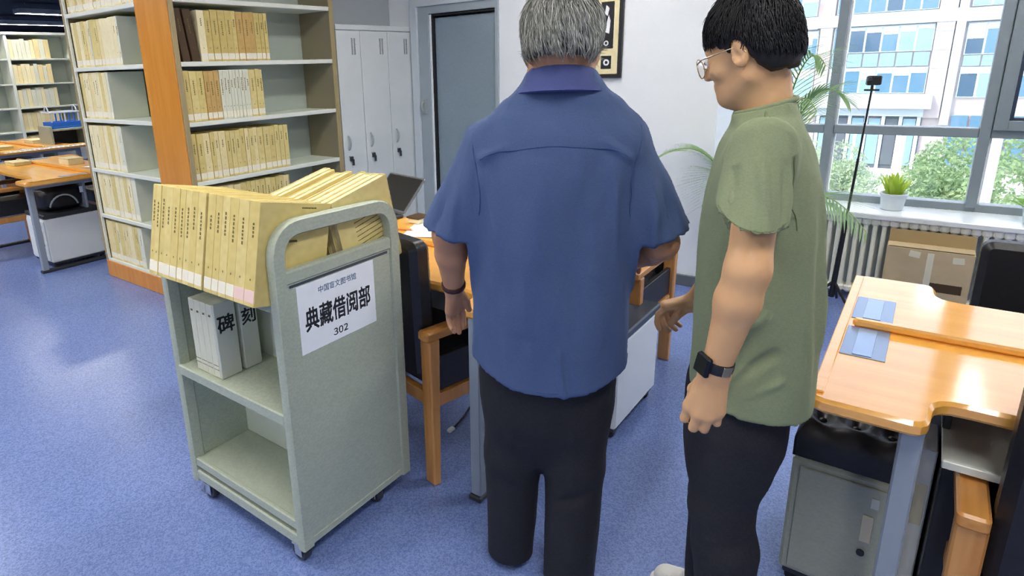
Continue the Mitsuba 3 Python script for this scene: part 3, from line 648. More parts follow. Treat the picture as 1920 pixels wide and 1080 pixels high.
# blue crate on a small cart at the far left
k = thing('utility_cart', 'pale grey cart carrying a blue basket in front of the far bookcase', 'cart')
for y in (2.93, 3.34):
    part(k, 'end_panel', box(-8.35, y, .07, -8.0, y + .03, .96, .006), 'cart_paint')
for z in (.10, .52, .90):
    part(k, 'shelf', box(-8.34, 2.96, z, -8.01, 3.34, z + .025, .004), 'cart_paint')
part(k, 'back_panel', box(-8.33, 2.96, .12, -8.31, 3.34, .9), 'plastic_dark')
part(k, 'drawer', box(-8.02, 2.965, .545, -7.995, 3.335, .72, .004), 'pedestal_white')
for x in (-8.3, -8.05):
    for y in (2.96, 3.34):
        part(k, 'caster', move(lathe([(0, -.015), (.03, -.015), (.034, -.008), (.034, .008), (.03, .015), (0, .015)], 12), rot('x', 90), (x, y, .034)), 'rubber_black', 40)
k = thing('basket', 'blue plastic basket with white uprights on the grey cart at the far left', 'basket')
part(k, 'bottom', box(-8.3, 2.98, .926, -8.04, 3.30, .95, .004), 'basket_blue')
for x0, y0, x1, y1 in ((-8.05, 2.98, -8.04, 3.30), (-8.3, 2.98, -8.29, 3.30), (-8.3, 2.98, -8.04, 2.99), (-8.3, 3.29, -8.04, 3.30)):
    part(k, 'side', box(x0, y0, .95, x1, y1, 1.0, .002), 'basket_blue')
    part(k, 'rim', box(x0 - .004, y0 - .004, 1.10, x1 + .004, y1 + .004, 1.118, .003), 'basket_white')
for i in range(7):
    y = 2.985 + .05 * i
    part(k, 'slat', box(-8.048, y - .008, 1.0, -8.04, y + .008, 1.10, .001), 'basket_white' if i % 3 == 0 else 'basket_blue')
for y in (2.985, 3.295):
    part(k, 'handle', tube(bezier([(-8.2, y, 1.11), (-8.2, y, 1.2), (-8.1, y, 1.2), (-8.1, y, 1.11)], 10), .008, 6), 'basket_white', True)

# ------------------------------------------------------------------ bookcases
SH = [.144, .495, .84, 1.203, 1.554, 1.912]      # heights of the shelves
def bookcase_left():
    k = thing('bookcase', 'tall bookcase facing the room left of the orange panel, rows of cream books', 'bookcase')
    x0, x1, y0, y1 = -4.875, -3.85, 2.013, 2.36
    part(k, 'side_panel', box(x0, y0 - .01, 0, x0 + .03, y1, 2.2, .004), 'upright_tan')
    part(k, 'edge_strip', box(x0 + .03, y0 - .008, .144, x0 + .045, y0 + .01, 2.2, .002), 'shelf_edge')
    part(k, 'back_panel', box(x0 + .03, y1 - .012, .1, x1, y1, 2.2, .002), 'shelf_back')
    part(k, 'plinth', box(x0 + .005, y0 - .012, 0, x1, y1 - .02, .128, .004), 'panel_wood', False, 'orange wooden plinth')
    for z in SH:
        s = part(k, 'shelf', box(x0 + .03, y0 + .004, z - .024, x1, y1 - .012, z, .002), 'shelf_paint')
        part(s, 'lip', box(x0 + .03, y0 - .006, z - .026, x1, y0 + .006, z + .002, .003), 'shelf_edge')
    part(k, 'top_panel', box(x0, y0 - .01, 2.17, x1, y1, 2.2, .004), 'upright_tan')
bookcase_left()
def bookcase_right():
    k = thing('bookcase', 'tall bookcase with an orange wooden end panel beside the lockers', 'bookcase')
    x0, x1, y0, y1 = -3.85, -3.49, 2.013, 3.265
    part(k, 'end_panel', box(x0, y0 - .016, 0, x1 + .002, y0 + .022, 2.24, .005), 'panel_wood', False, 'broad orange wooden end panel')
    part(k, 'end_edge', box(x1 - .0, y0 - .008, 0, x1 + .012, y0 + .024, 2.24, .003), 'upright_tan')
    part(k, 'side_panel', box(x0, y1 - .035, 0, x1 + .004, y1, 2.24, .004), 'shelf_side')
    part(k, 'edge_strip', box(x1 - .004, y1 - .04, 0, x1 + .010, y1 + .002, 2.24, .003), 'upright_tan')
    part(k, 'back_panel', box(x0 + .002, y0 + .022, .1, x0 + .04, y1 - .035, 2.24, .002), 'shelf_back')
    part(k, 'plinth', box(x0 + .01, y0 + .022, 0, x1 - .005, y1 - .035, .128, .004), 'panel_wood')
    for z in SH:
        s = part(k, 'shelf', box(x0 + .04, y0 + .022, z - .024, x1 - .004, y1 - .035, z, .002), 'shelf_paint')
        part(s, 'lip', box(x1 - .006, y0 + .022, z - .026, x1 + .006, y1 - .037, z + .002, .003), 'shelf_edge')
    part(k, 'top_panel', box(x0, y0, 2.21, x1, y1, 2.24, .004), 'upright_tan')
bookcase_right()

def book(name, O, X, Y, Z, t, d, h, cover, label, cat, group, tag=True, title=True, tagmat='book_label', seed=0):
    """A book whose spine faces -Y: O lower front left corner, thickness t along X, depth d along Y, height h along Z."""
    r = random.Random(seed)
    k = thing(name, label, cat, group)
    c = .0025
    cov = join(box(0, 0, 0, t, .004, h, .0015), box(0, .003, 0, .003, d, h, .001), box(t - .003, .003, 0, t, d, h, .001))
    part(k, 'cover', frame_mesh(cov, O, X, Y, Z), cover)
    part(k, 'pages', frame_mesh(box(.003, .006, .003, t - .003, d - .004, h - .003, .001), O, X, Y, Z), 'pages')
    if tag and t > .008:
        part(k, 'call_label', frame_mesh(box(.001, -.0006, .012, t - .001, .0002, .012 + .036, .0001), O, X, Y, Z), tagmat)
    if title and t > .012:
        ms, z = [], h * r.uniform(.78, .86)
        for _ in range(r.randint(4, 8)):
            hh = r.uniform(.006, .010)
            ms.append(box(t / 2 - .0035, -.0005, z - hh, t / 2 + .0035, .0002, z, .0001)); z -= hh + .004
        ms.append(box(t / 2 - .002, -.0005, .075, t / 2 + .002, .0002, .081, .0001))
        part(k, 'spine_print', frame_mesh(join(ms), O, X, Y, Z), 'ink_soft', kind='stuff')
    return k

COVERS = ('kraft_a', 'kraft_b', 'kraft_c', 'cream_a', 'cream_b', 'tan_a')
WORD = {'kraft_a': 'straw-coloured', 'kraft_b': 'pale straw', 'kraft_c': 'dull yellow', 'cream_a': 'cream', 'cream_b': 'light cream', 'tan_a': 'tan', 'pale_book': 'whitish', 'grey_book': 'pale grey', 'umber_book': 'dark brown'}
def row_right(zi, y0, y1, shelf_name, plan, hh):
    """Books on the right bookcase, spines facing +x, from the orange panel on."""
    z = SH[zi] + .001
    y, i = y0, 0
    while y < y1 - .008:
        r = random.Random(zi * 100 + i)
        cov = plan(i, (y - y0) / (y1 - y0), r)
        t = r.choice((.030, .036, .042, .048)) if cov != 'pale_book' else r.choice((.022, .026))
        if cov == 'umber_book': t = .05
        t = min(t, y1 - y)
        h = hh + r.uniform(-.004, .004) if cov != 'pale_book' else hh + .002
        # axes: the book's X runs along +y, its depth along -x
        lean = .0 if cov != 'umber_book' else -.10
        Z = np.array([0, math.sin(lean), math.cos(lean)]); X = np.array([0, math.cos(lean), -math.sin(lean)])
        book('book', (-3.512 + r.uniform(-.004, .004), y, z + (abs(math.sin(lean)) * t if lean > 0 else 0)), X, np.array([-1.0, 0, 0]), Z, t - .0012, .235, h, cov,
             f'{WORD[cov]} book, {ORD[i]} from the orange panel, {shelf_name} shelf beside the lockers', 'book', f'books on the {shelf_name} shelf beside the lockers',
             cov != 'umber_book', True, 'book_label', zi * 100 + i)
        y += t + (.001 if cov != 'umber_book' else .012)
        i += 1
row_right(4, 2.07, 2.70, 'topmost visible', lambda i, f, r: 'umber_book' if i < 2 else ('cream_b' if i == 2 else ('tan_a' if .6 < f < .82 else ('kraft_c' if r.random() < .6 else 'kraft_a'))), .298)
row_right(3, 2.05, 2.62, 'second highest visible', lambda i, f, r: 'pale_book' if .40 < f < .80 else ('tan_a' if .24 < f <= .40 else ('kraft_b' if r.random() < .5 else 'kraft_a')), .298)
row_right(2, 2.05, 2.79, 'third highest visible', lambda i, f, r: r.choice(('kraft_a', 'kraft_b', 'kraft_b', 'cream_a')), .29)
row_right(1, 2.05, 2.76, 'fourth highest visible', lambda i, f, r: r.choice(('kraft_a', 'kraft_b', 'cream_a')), .29)

def row_left(zi, spans, name, hh=.315):
    z = SH[zi] + .001
    i = 0
    for x0, x1 in spans:
        x = x0
        while x < x1 - .01:
            r = random.Random(900 + zi * 50 + i)
            t = min(r.choice((.036, .044, .052, .06)), x1 - x)
            cov = r.choice(('cream_b', 'cream_b', 'cream_a', 'kraft_b'))
            if x + t > x1 - .012 or x1 - x - t < .01: cov = 'pale_book'
            book('book', (x, 2.026 + r.uniform(0, .003), z), np.array([1.0, 0, 0]), np.array([0, 1.0, 0]), np.array([0, 0, 1.0]), t - .001, .25, hh + r.uniform(-.003, .003), cov,
                 f'{WORD[cov]} book, {ORD[i]} from the left, {name} shelf left of the orange panel', 'book', f'books on the {name} shelf of the left bookcase', True, r.random() < .25, 'book_label', zi * 50 + i)
            x += t + .0008
            i += 1
row_left(5, [(-4.825, -3.90)], 'highest', .25)
row_left(4, [(-4.825, -4.55), (-4.545, -4.15)], 'second highest', .30)
row_left(3, [(-4.825, -4.40)], 'third highest', .315)
row_left(2, [(-4.825, -4.33)], 'fourth highest', .315)
row_left(1, [(-4.825, -4.255)], 'fifth highest', .315)
row_left(0, [(-4.825, -4.28)], 'lowest', .30)

# far bookcase at the left edge
def bookcase_far():
    k = thing('bookcase', 'pale grey bookcase far off at the left edge of the picture', 'bookcase')
    X = -10.5
    ys = (1.7, 2.6, 3.5, 4.4)
    zs = (.144, .42, .76, 1.10, 1.44, 1.79)
    for y in ys:
        part(k, 'upright', box(X - .34, y - .022, 0, X, y + .022, 2.13, .004), 'shelf_edge')
    part(k, 'top_panel', box(X - .36, ys[0] - .03, 2.12, X + .015, ys[-1] + .03, 2.16, .004), 'shelf_edge')
    part(k, 'back_panel', box(X - .36, ys[0], .05, X - .345, ys[-1], 2.13, .002), 'shelf_back')
    for a, b in zip(ys[:-1], ys[1:]):
        for z in zs:
            part(k, 'shelf', box(X - .345, a + .022, z - .022, X + .002, b - .022, z, .003), 'shelf_edge')
    for bi, (a, b) in enumerate(zip(ys[:-1], ys[1:])):
        for zi, z in enumerate(zs):
            r = random.Random(zi * 7 + bi)
            frac = (.30, .25, .58)[bi] + r.uniform(-.04, .06)
            if bi == 0: continue
            y, i = a + .03, 0
            while y < a + .03 + .84 * frac:
                t = r.choice((.05, .06, .07))
                cov = r.choice(('cream_b', 'cream_b', 'cream_a', 'pale_book'))
                kk = thing('book', f'{WORD[cov]} book, {ORD[i]} from left, {ORD[5 - zi]} shelf down, {"right" if bi == 2 else "left"} bay, far bookcase', 'book', 'books in the far bookcase')
                part(kk, 'cover', box(X - .26, y, z + .001, X - .03, y + t - .002, z + .27 + r.uniform(-.02, .01), .003), cov)
                y += t; i += 1
bookcase_far()

# ------------------------------------------------------------------ lockers
k = thing('locker', 'bank of pale grey steel lockers between the bookcase and the door', 'lockers')
part(k, 'body', box(WX - .0, 3.277, .06, -3.50, 4.118, 1.79, .004), 'locker_paint')
part(k, 'plinth', box(WX, 3.28, 0, -3.515, 4.115, .06, .003), 'locker_seam')
part(k, 'top_rail', box(WX, 3.277, 1.762, -3.478, 4.118, 1.80, .004), 'locker_paint')
for i, (a, b) in enumerate(((3.277, 3.520), (3.524, 3.826), (3.830, 4.116))):
    dr_ = part(k, 'door', box(-3.50, a + .001, .075, -3.48, b - .001, 1.758, .004), 'locker_paint')
    yv = b - .075
    for j in (-1, 1):
        part(dr_, 'vent', box(-3.4805, yv + j * .013 - .008, 1.585, -3.4785, yv + j * .013 + .008, 1.705, .0006), 'locker_seam')
    yh = a + .05
    part(dr_, 'handle', tube(bezier([(-3.48, yh, .99), (-3.455, yh, .985), (-3.45, yh + .004, .94), (-3.455, yh, .895), (-3.48, yh, .885)], 12), .007, 8), 'steel_grey', True)
    part(dr_, 'lock', join(box(-3.48, yh + .0, .80, -3.466, yh + .032, .832, .003), box(-3.47, yh + .014, .765, -3.455, yh + .03, .812, .003)), 'plastic_dark')
    part(dr_, 'key_plate', box(-3.48, yh - .006, .828, -3.472, yh + .022, .838, .002), 'chrome')

# ------------------------------------------------------------------ book cart
CX0, CX1, CY0, CY1 = -2.03, -1.41, 1.02, 1.52
CYC0 = 1.26
CQ = 0.947                       # the cart is laid out a little too large, then set to its true size about a fixed point
XF = lambda v: np.array([0, 0, 1.48]) + CQ * (v - np.array([0, 0, 1.48]))
CYC = 1.26
cart = thing('book_cart', 'grey-green steel book cart loaded with yellow volumes, a white sign on its end', 'book cart')
def end_panel(x, sgn, full):
    t = .022
    p = part(cart, 'end_panel', box(x - t / 2, CY0 + .018, -.015, x + t / 2, CY1 - .018, .885, .004), 'cart_paint')
    # upright flanges and the looped handle: one bent channel
    pts = [(x, CY0 + .012, -.017), (x, CY0 + .010, .95)] + [tuple(q) for q in bezier([(x, CY0 + .010, .955), (x, CY0 + .012, 1.048), (x, CY0 + .10, 1.048)], 9)] + [(x, CY1 - .10, 1.040)] + [tuple(q) for q in bezier([(x, CY1 - .095, 1.04), (x, CY1 - .008, 1.04), (x, CY1 - .004, .95)], 9)] + [(x, CY1 - .004, -.017)]
    if not full:
        pts = [(x, CY0 + .012, -.017), (x, CY0 + .011, .88), (x, CY0 + .012, .905), (x, CY0 + .03, .918), (x, CY1 - .03, .918), (x, CY1 - .008, .905), (x, CY1 - .004, .88), (x, CY1 - .004, -.017)]
    pts = np.array(pts)
    h = .019
    # rectangular channel swept along the loop
    tdir = np.gradient(pts, axis=0); tdir /= np.linalg.norm(tdir, axis=1, keepdims=True)
    nrm = np.cross(tdir, np.array([1.0, 0, 0])); nrm /= np.linalg.norm(nrm, axis=1, keepdims=True)
    prof = [(-.018, -h), (-.012, -h - .004), (.012, -h - .004), (.018, -h), (.018, h), (.012, h + .004), (-.012, h + .004), (-.018, h)]
    V = np.vstack([p_ + np.array([1.0, 0, 0]) * a + n_ * b for p_, n_ in zip(pts, nrm) for a, b in prof])
    m = len(prof); i, j = np.meshgrid(np.arange(len(pts) - 1), np.arange(m), indexing='ij')
    q = np.stack([i * m + j, i * m + (j + 1) % m, (i + 1) * m + (j + 1) % m, (i + 1) * m + j], -1).reshape(-1, 4)
    part(cart, 'handle_loop', trimesh.Trimesh(V, np.vstack([q[:, [0, 1, 2]], q[:, [0, 2, 3]]]), process=False), 'cart_paint', 35)
    part(p, 'top_rail', box(x - .016, CY0 + .02, .882, x + .016, CY1 - .02, .925, .006), 'cart_paint')
    part(p, 'rail_shade_strip', box(x + sgn * .0112, CY0 + .04, .872, x + sgn * .0135, CY1 - .04, .880, .0005), 'pedestal_top')  # dark strip laid on the panel as the shade under the top rail
    part(p, 'bottom_rail', box(x - .014, CY0 + .02, -.017, x + .014, CY1 - .02, .015, .005), 'cart_paint')
    return p
ep = end_panel(CX1, 1, True)
end_panel(CX0, -1, False)
A12 = math.radians(12)
xa, xb = CX0 + .011, CX1 - .011
for z in (.470,):
    for s in (-1, 1):
        y_e = CY0 - .005 if s < 0 else CY1 + .005
        sh = part(cart, 'shelf', box(xa, min(y_e, CYC), z - .014, xb, max(y_e, CYC), z, .002), 'cart_paint')
        part(sh, 'lip', box(xa, y_e - .008, z - .036, xb, y_e + .008, z + .003, .004), 'cart_paint')
vs = []
for s in (-1, 1):      # top: sloping down towards the middle
    Yd = np.array([0, -s * math.cos(A12), -math.sin(A12)]); Zd = np.array([0, -s * math.sin(A12), math.cos(A12)])
    O = np.array([0, CYC + s * .31, .836])
    sh = part(cart, 'top_shelf', frame_mesh(box(xa, .10, -.014, xb, .285, 0, .002), O, (1, 0, 0), Yd, Zd), 'cart_paint')
    part(sh, 'lip', frame_mesh(box(xa, .095, -.030, xb, .107, .001, .004), O, (1, 0, 0), Yd, Zd), 'cart_paint')
sh = part(cart, 'bottom_shelf', box(xa, CY0 + .012, .062, xb, CY1 - .012, .076, .002), 'cart_paint')
for y in (CY0, CY1):
    part(sh, 'lip', box(xa, y - .004, .046, xb, y + .012, .082, .004), 'cart_paint')
    part(cart, 'base_rail', box(xa, y - .006, -.012, xb, y + .016, .030, .005), 'cart_paint')
part(cart, 'divider', box(xa, CYC - .006, .078, xb, CYC + .006, .80, .002), 'shelf_paint')
XF_, XF = XF, None
for x in (-1.865, -1.368):
    for y in (.985, 1.315):
        c_ = part(cart, 'caster', move(lathe([(0, -.014), (.028, -.015), (.033, -.009), (.033, .009), (.028, .015), (0, .015)], 18), rot('x', 90), (x, y, .033)), 'plastic_dark', 40, 'dark castor wheel')
        part(c_, 'fork', join(box(x - .012, y - .021, .022, x + .02, y - .017, .064, .001), box(x - .012, y + .017, .022, x + .02, y + .021, .064, .001), box(x - .02, y - .024, .060, x + .026, y + .024, .067, .001)), 'chrome')

XF = XF_
# the sign taped to the end panel
SX = CX1 + .0112
sg = solo('paper_sign', box(SX, 1.083, .648, SX + .0008, 1.409, .868, .0002), 'paper', 'white paper sign with black Chinese lettering on the end of the book cart', 'sign')
def sign_text(s, h, yc, z, xs, m, tilt=0.0):
    g = lettering(s, h, 1.0, xs)
    return frame_mesh(g, (SX + .0008, yc, z), (0, 1.0, 0), (0, 0, 1.0), (1.0, 0, 0)), m
for s, h, z, xs, m, nm in (('中国盲文图书馆', .0235, .826, 1.0, 'ink_blue', 'small_heading'), ('典藏借阅部', .077, .722, .735, 'ink', 'large_title'), ('302', .030, .666, 1.25, 'ink', 'room_number')):
    g, m = sign_text(s, h, 1.246, z, xs, m)
    part(sg, nm, g, m, False, None, None, 'stuff' if nm != 'room_number' else 'stuff')

# yellow volumes on the cart: front row (spines towards the room), back row behind it
def tilted(s):
    """Local axes of a book on the sloping top: s = -1 for the row whose spines face -y."""
    Yd = np.array([0, -s * math.cos(A12), -math.sin(A12)])
    Zd = np.array([0, -s * math.sin(A12), math.cos(A12)])
    return Yd, Zd
Yd, Zd = tilted(-1)
x, i = -2.012, 0
widths = [.027, .025, .029, .038, .038, .030, .032, .034, .038, .038, .032, .036, .038, .046, .044]
tot = sum(widths)
gap_at = 9
scale_ = (2.012 - 1.428 - .010) / tot
for i, wd in enumerate(widths):
    t = wd * scale_
    cov = ('kraft_a', 'kraft_b', 'kraft_a', 'kraft_b', 'kraft_a')[i % 5]
    place = f'{ORD[i]} from the left in the front row on the book cart'
    k = book('volume', np.array([x, .953, .840]) + Yd * random.Random(i).uniform(0, .003), np.array([1.0, 0, 0]), Yd, Zd, t - .0012, .262, .302, cov,
             f'{WORD[cov]} volume, {place}', 'book', 'yellow volumes in the front row of the cart', True, True, 'pink_label' if i >= 13 else 'book_label', 300 + i)
    if i == len(widths) - 1:
        O = np.array([x + t - .0012, .953, .840])
        ms = [box(0, .150, .285, .0006, .205, .289, .0001), box(0, .085, .225, .0006, .16, .237, .0001), box(0, .11, .185, .0006, .14, .192, .0001)]
        part(k, 'cover_print', frame_mesh(join(ms), O, (1.0, 0, 0), Yd, Zd), 'ink_soft', kind='stuff')
    x += t + (.010 if i == gap_at - 1 else 0)
Yd, Zd = tilted(1)
x = -1.428
for i, wd in enumerate((.030, .030, .034, .028, .034, .030, .032, .028, .030, .034)):
    cov = ('kraft_b', 'cream_a', 'kraft_b', 'kraft_a', 'cream_a')[i % 5]
    hh = .302 - (.012 if i in (4, 6, 7) else 0)
    O = np.array([x, 2 * CYC + .025 - .953, .840])
    k = book('volume', O + Yd * (.004 * (i % 3)), np.array([-1.0, 0, 0]), Yd, Zd, wd - .0012, .262, hh, cov,
             f'{WORD[cov]} volume, {ORD[i]} from the sign end in the back row on the book cart', 'book', 'yellow volumes in the back row of the cart', True, True, 'book_label', 400 + i)
    if i == 0:
        ms = [box(-.0006, .05 + .0, .20 - .016 * q, 0, .19, .2025 - .016 * q, .0001) for q in range(8)]
        part(k, 'cover_print', frame_mesh(join(ms), O, (-1.0, 0, 0), Yd, Zd), 'ink_soft', kind='stuff')
    x -= wd

# pale boxed volumes on the middle shelf
Z0 = .4715
g_ = 'pale volumes on the middle shelf of the cart'
x = -1.935
for i in range(4):
    k = thing('pale_volume', f'thin whitish volume, {ORD[i]} from the left on the middle shelf of the book cart', 'book', g_)
    wd = .036
    part(k, 'cover', box(x, 1.035, Z0, x + wd - .0014, 1.115, Z0 + .27, .002), 'pale_book')
    part(k, 'spine_print', join(*[box(x + wd * .3, 1.0344, Z0 + .225 - .0 * q, x + wd * .62, 1.0352, Z0 + .232, .0001) for q in range(1)], box(x + .002, 1.0344, Z0 + .03, x + wd - .004, 1.0352, Z0 + .032, .0001), box(x + .002, 1.0344, Z0 + .045, x + wd - .004, 1.0352, Z0 + .047, .0001)), 'ink_soft', kind='stuff')
    x += wd
xe = x - .0014
k = thing('slipcase', 'grey slipcase marked with one big brush character on the middle shelf of the cart', 'book', g_)
part(k, 'cover', box(xe + .0005, 1.035, Z0, xe + .012, 1.115, Z0 + .272, .002), 'grey_book')
part(k, 'brush_character', frame_mesh(lettering('碑', .068), (xe + .012, 1.075, Z0 + .168), (0, 1.0, 0), (0, 0, 1.0), (1.0, 0, 0)), 'ink', kind='stuff')
k = thing('slipcase', 'second grey slipcase with a brush character, behind the first on the middle shelf', 'book', g_)
part(k, 'cover', box(xe - .12, 1.130, Z0, xe + .012, 1.200, Z0 + .268, .003), 'grey_book')
part(k, 'brush_character', frame_mesh(lettering('刻', .062), (xe + .012, 1.165, Z0 + .170), (0, 1.0, 0), (0, 0, 1.0), (1.0, 0, 0)), 'ink', kind='stuff')

XF = None

# ------------------------------------------------------------------ under the window
k = thing('radiator', 'long cream column radiator under the window sill', 'radiator')
px_ = .0455
xs = np.arange(CORNER + .05, 2.0, px_)
def fin():
    ms = []
    for yy in (4.40, 4.455):
        c = move(prism(rounded(-.0115, -.018, .0115, .018, .011), .455, .004), None, (0, yy + .018, .05))
        ms.append(c)
    ms.append(move(prism(rounded(-.0226, .0, .0226, .105, .018), .055, .014), None, (0, 4.392, .475)))
    ms.append(move(prism(rounded(-.0226, .0, .0226, .105, .018), .05, .014), None, (0, 4.392, .045)))
    return join(ms)
fm = mikit.ply(fin(), 'radiator_paint', 35)
for x in xs:
    part(k, 'section', fm, 'radiator_paint', tw=T().translate([float(x), 0, 0]))
for x in (xs[0], xs[len(xs) // 2], xs[-1]):
    part(k, 'foot', box(x - .015, 4.40, 0, x + .015, 4.49, .05), 'radiator_paint')

k = thing('tripod', 'thin black tripod pole standing in front of the radiator', 'tripod')
base, top = np.array([-.335, 4.27, .02]), np.array([-.283, 4.22, 1.27])
ax = top - base
part(k, 'lower_tube', tube([base + ax * .02, base + ax * .42], [.016, .013], 10), 'plastic_black', 40)
part(k, 'upper_tube', tube([base + ax * .42, base + ax * .70, base + ax * .70, top], [.007, .007, .005, .005], 8), 'plastic_black', 40)
part(k, 'collar', tube([base + ax * .41, base + ax * .435], .016, 10), 'plastic_dark')
for a in (200, 320, 80):
    e = base + np.array([.13 * math.cos(math.radians(a)), .10 * math.sin(math.radians(a)), -.012])
    part(k, 'leg', tube([base + ax * .10, e], [.009, .007], 8), 'plastic_black', 40)
part(k, 'clamp', join(tube([top + [-.035, 0, .005], top + [.035, 0, .005]], .005, 8), tube([top, top + [0, 0, .03]], .007, 8)), 'plastic_black', 40)
k = thing('action_camera', 'small black camera on top of the thin tripod pole by the window', 'camera')
part(k, 'body', move(box(-.034, -.017, 0, .034, .017, .05, .006), rot('z', 20), top + [0.004, 0, .031]), 'plastic_black')
part(k, 'lens', move(lathe([(0, .006), (.010, .006), (.012, 0), (.012, -.006)], 14), rot('z', 20) @ rot('x', 90), top + [-.012, -.026, .064]), 'plastic_dark', 40)

k = thing('cardboard_box', 'open cardboard box leaning in front of the radiator', 'box')
y0, y1 = 4.22, 4.37
part(k, 'front', box(-.10, y0, 0, .285, y0 + .006, .415, .001), 'cardboard')
part(k, 'side', box(-.10, y0, 0, -.094, y1, .415, .001), 'cardboard')
part(k, 'side', box(.279, y0, 0, .285, y1, .415, .001), 'cardboard')
part(k, 'back', box(-.10, y1 - .006, 0, .285, y1, .415, .001), 'cardboard')
part(k, 'bottom', box(-.10, y0, 0, .285, y1, .006, .001), 'cardboard')
part(k, 'flap', move(box(0, 0, 0, .385, .004, .12, .001), rot('x', -22), (-.10, y1 - .05, .375)), 'cardboard_dark', False, 'raised back flap')
part(k, 'flap', move(box(0, -.12, 0, .385, 0, .004, .001), rot('x', 0), (-.10, y1 - .01, .414)), 'cardboard')
for x, z in ((.03, .385), (.22, .375)):
    part(k, 'tape_piece', move(box(-.025, -.001, -.018, .025, .0, .018, .0003), rot('y', 8 if x < .1 else -4), (x, y0 - .0004, z)), 'tape')
part(k, 'tape_strip', box(.085, y0 - .0012, .16, .115, y0, .40, .0003), 'tape')
part(k, 'handle_hole', box(.085, y0 - .0009, .185, .255, y0, .235, .0003), 'umber_book')

def pot(x, y, z, s, label):
    k = thing('flower_pot', label, 'flower pot', 'white flower pots on the window sill')
    part(k, 'bowl', lathe([(0, 0), (.050 * s, 0), (.055 * s, .004 * s), (.062 * s, .06 * s), (.066 * s, .088 * s), (.071 * s, .090 * s), (.072 * s, .100 * s), (.068 * s, .102 * s), (.063 * s, .090 * s), (.060 * s, .084 * s), (0, .084 * s)], 32, (x, y, z)), 'pot_glaze', 40)
    part(k, 'soil', lathe([(0, .0865 * s), (.03 * s, .0875 * s), (.0605 * s, .0855 * s)], 20, (x, y, z)), 'soil', True)
    return k
def blade(base, direction, L, wd, bend, n=9, fold=.25):
    """A leaf blade as a folded strip."""
    d = np.array(direction, float); d /= np.linalg.norm(d)
    up = np.array([0, 0, 1.0])
    side = np.cross(d, up); side = side / (np.linalg.norm(side) + 1e-9)
    t = np.linspace(0, 1, n)
    c = np.array(base)[None] + d[None] * (L * t)[:, None] + np.array([d[0], d[1], 0])[None] * (bend * L * t ** 2)[:, None] - up[None] * (abs(bend) * L * .6 * t ** 3)[:, None]
    w_ = wd * np.sin(PI * np.clip(t * .86 + .14, 0, 1)) ** .8
    nrm = np.cross(side, d)
    l = c + side[None] * w_[:, None] + nrm[None] * (w_ * fold)[:, None]
    r = c - side[None] * w_[:, None] + nrm[None] * (w_ * fold)[:, None]
    v = np.vstack([l, c, r]); i = np.arange(n - 1)
    f = np.vstack([np.stack([i, i + 1, n + i + 1], 1), np.stack([i, n + i + 1, n + i], 1), np.stack([n + i, n + i + 1, 2 * n + i + 1], 1), np.stack([n + i, 2 * n + i + 1, 2 * n + i], 1)])
    return trimesh.Trimesh(v, f, process=False)
PX, PY = -.118, 4.56
pot(PX, PY, .5565, 1.0, 'white flower pot holding the short yellow-green plant on the sill')
k = thing('snake_plant', 'short yellow-green snake plant in the white pot on the sill', 'potted plant')
for i in range(17):
    a = i * 2.4; r = .012 + .028 * (i / 17)
    out = .10 + .5 * (i / 17)
    part(k, 'leaf', blade((PX + r * math.cos(a), PY + r * math.sin(a), .640), (out * math.cos(a), out * math.sin(a), 1), .135 + .045 * ((i * 7) % 5) / 5 - .04 * i / 17, .0145, .12), 'sansevieria', True)
QX, QY = .515, 4.50
pot(QX, QY, .5565, 1.0, 'white flower pot at the right edge of the window sill')
k = thing('trailing_plant', 'small leafy green plant in the pot at the right end of the sill', 'potted plant')
for i in range(26):
    a = i * 2.4; r = .01 + .05 * math.sqrt(i / 26)
    b0 = (QX + r * math.cos(a), QY + r * math.sin(a), .638)
    part(k, 'leaf', blade(b0, (math.cos(a) * .9, math.sin(a) * .9, .55 + .5 * ((i * 5) % 7) / 7), .06 + .02 * (i % 3), .014, .3, 7), 'pothos', True)

# areca palm in the corner behind the young man
k = thing('areca_palm', 'tall feathery palm in the window corner behind the young man', 'potted palm')
bx, by = -.74, 3.97
part(k, 'planter', lathe([(0, 0), (.12, 0), (.125, .01), (.15, .24), (.155, .26), (.145, .262), (.138, .235), (0, .235)], 28, (bx, by, 0)), 'pot_glaze', 40)
part(k, 'soil', lathe([(0, .24), (.137, .236)], 20, (bx, by, 0)), 'soil')
def frond(a, L, rise, droop, nl=34, s=1.0, twist=0.0, ox=0, oy=0):
    d = np.array([math.cos(a), math.sin(a), 0])
    p0 = np.array([bx + ox + .03 * math.cos(a), by + oy + .03 * math.sin(a), .24])
    pts = bezier([p0, p0 + d * L * .12 + [0, 0, rise * .65], p0 + d * L * .45 + [0, 0, rise * 1.18], p0 + d * L + [0, 0, rise - droop]], 40)
    ms = []
    side = np.array([-d[1], d[0], 0])
    for i in range(nl):
        f = .30 + .70 * i / (nl - 1)
        q = pts[int(f * 39)]
        tn = pts[min(39, int(f * 39) + 1)] - pts[max(0, int(f * 39) - 1)]; tn /= np.linalg.norm(tn)
        ll = .22 * s * math.sin(PI * (.12 + .80 * (f - .30) / .70)) + .03
        for sg_ in (-1, 1):
            dd = tn * .75 + side * sg_ * .8 + np.array([0, 0, -.12])
            ms.append(blade(q, dd, ll,   .0052 * s, .18, 6, .15))
    st = part(k, 'frond_stem', tube(pts, np.linspace(.008, .002, 40), 6), 'stem_green', True)
    part(st, 'leaflets', join(ms), 'palm_leaf', True, None, None, 'stuff')
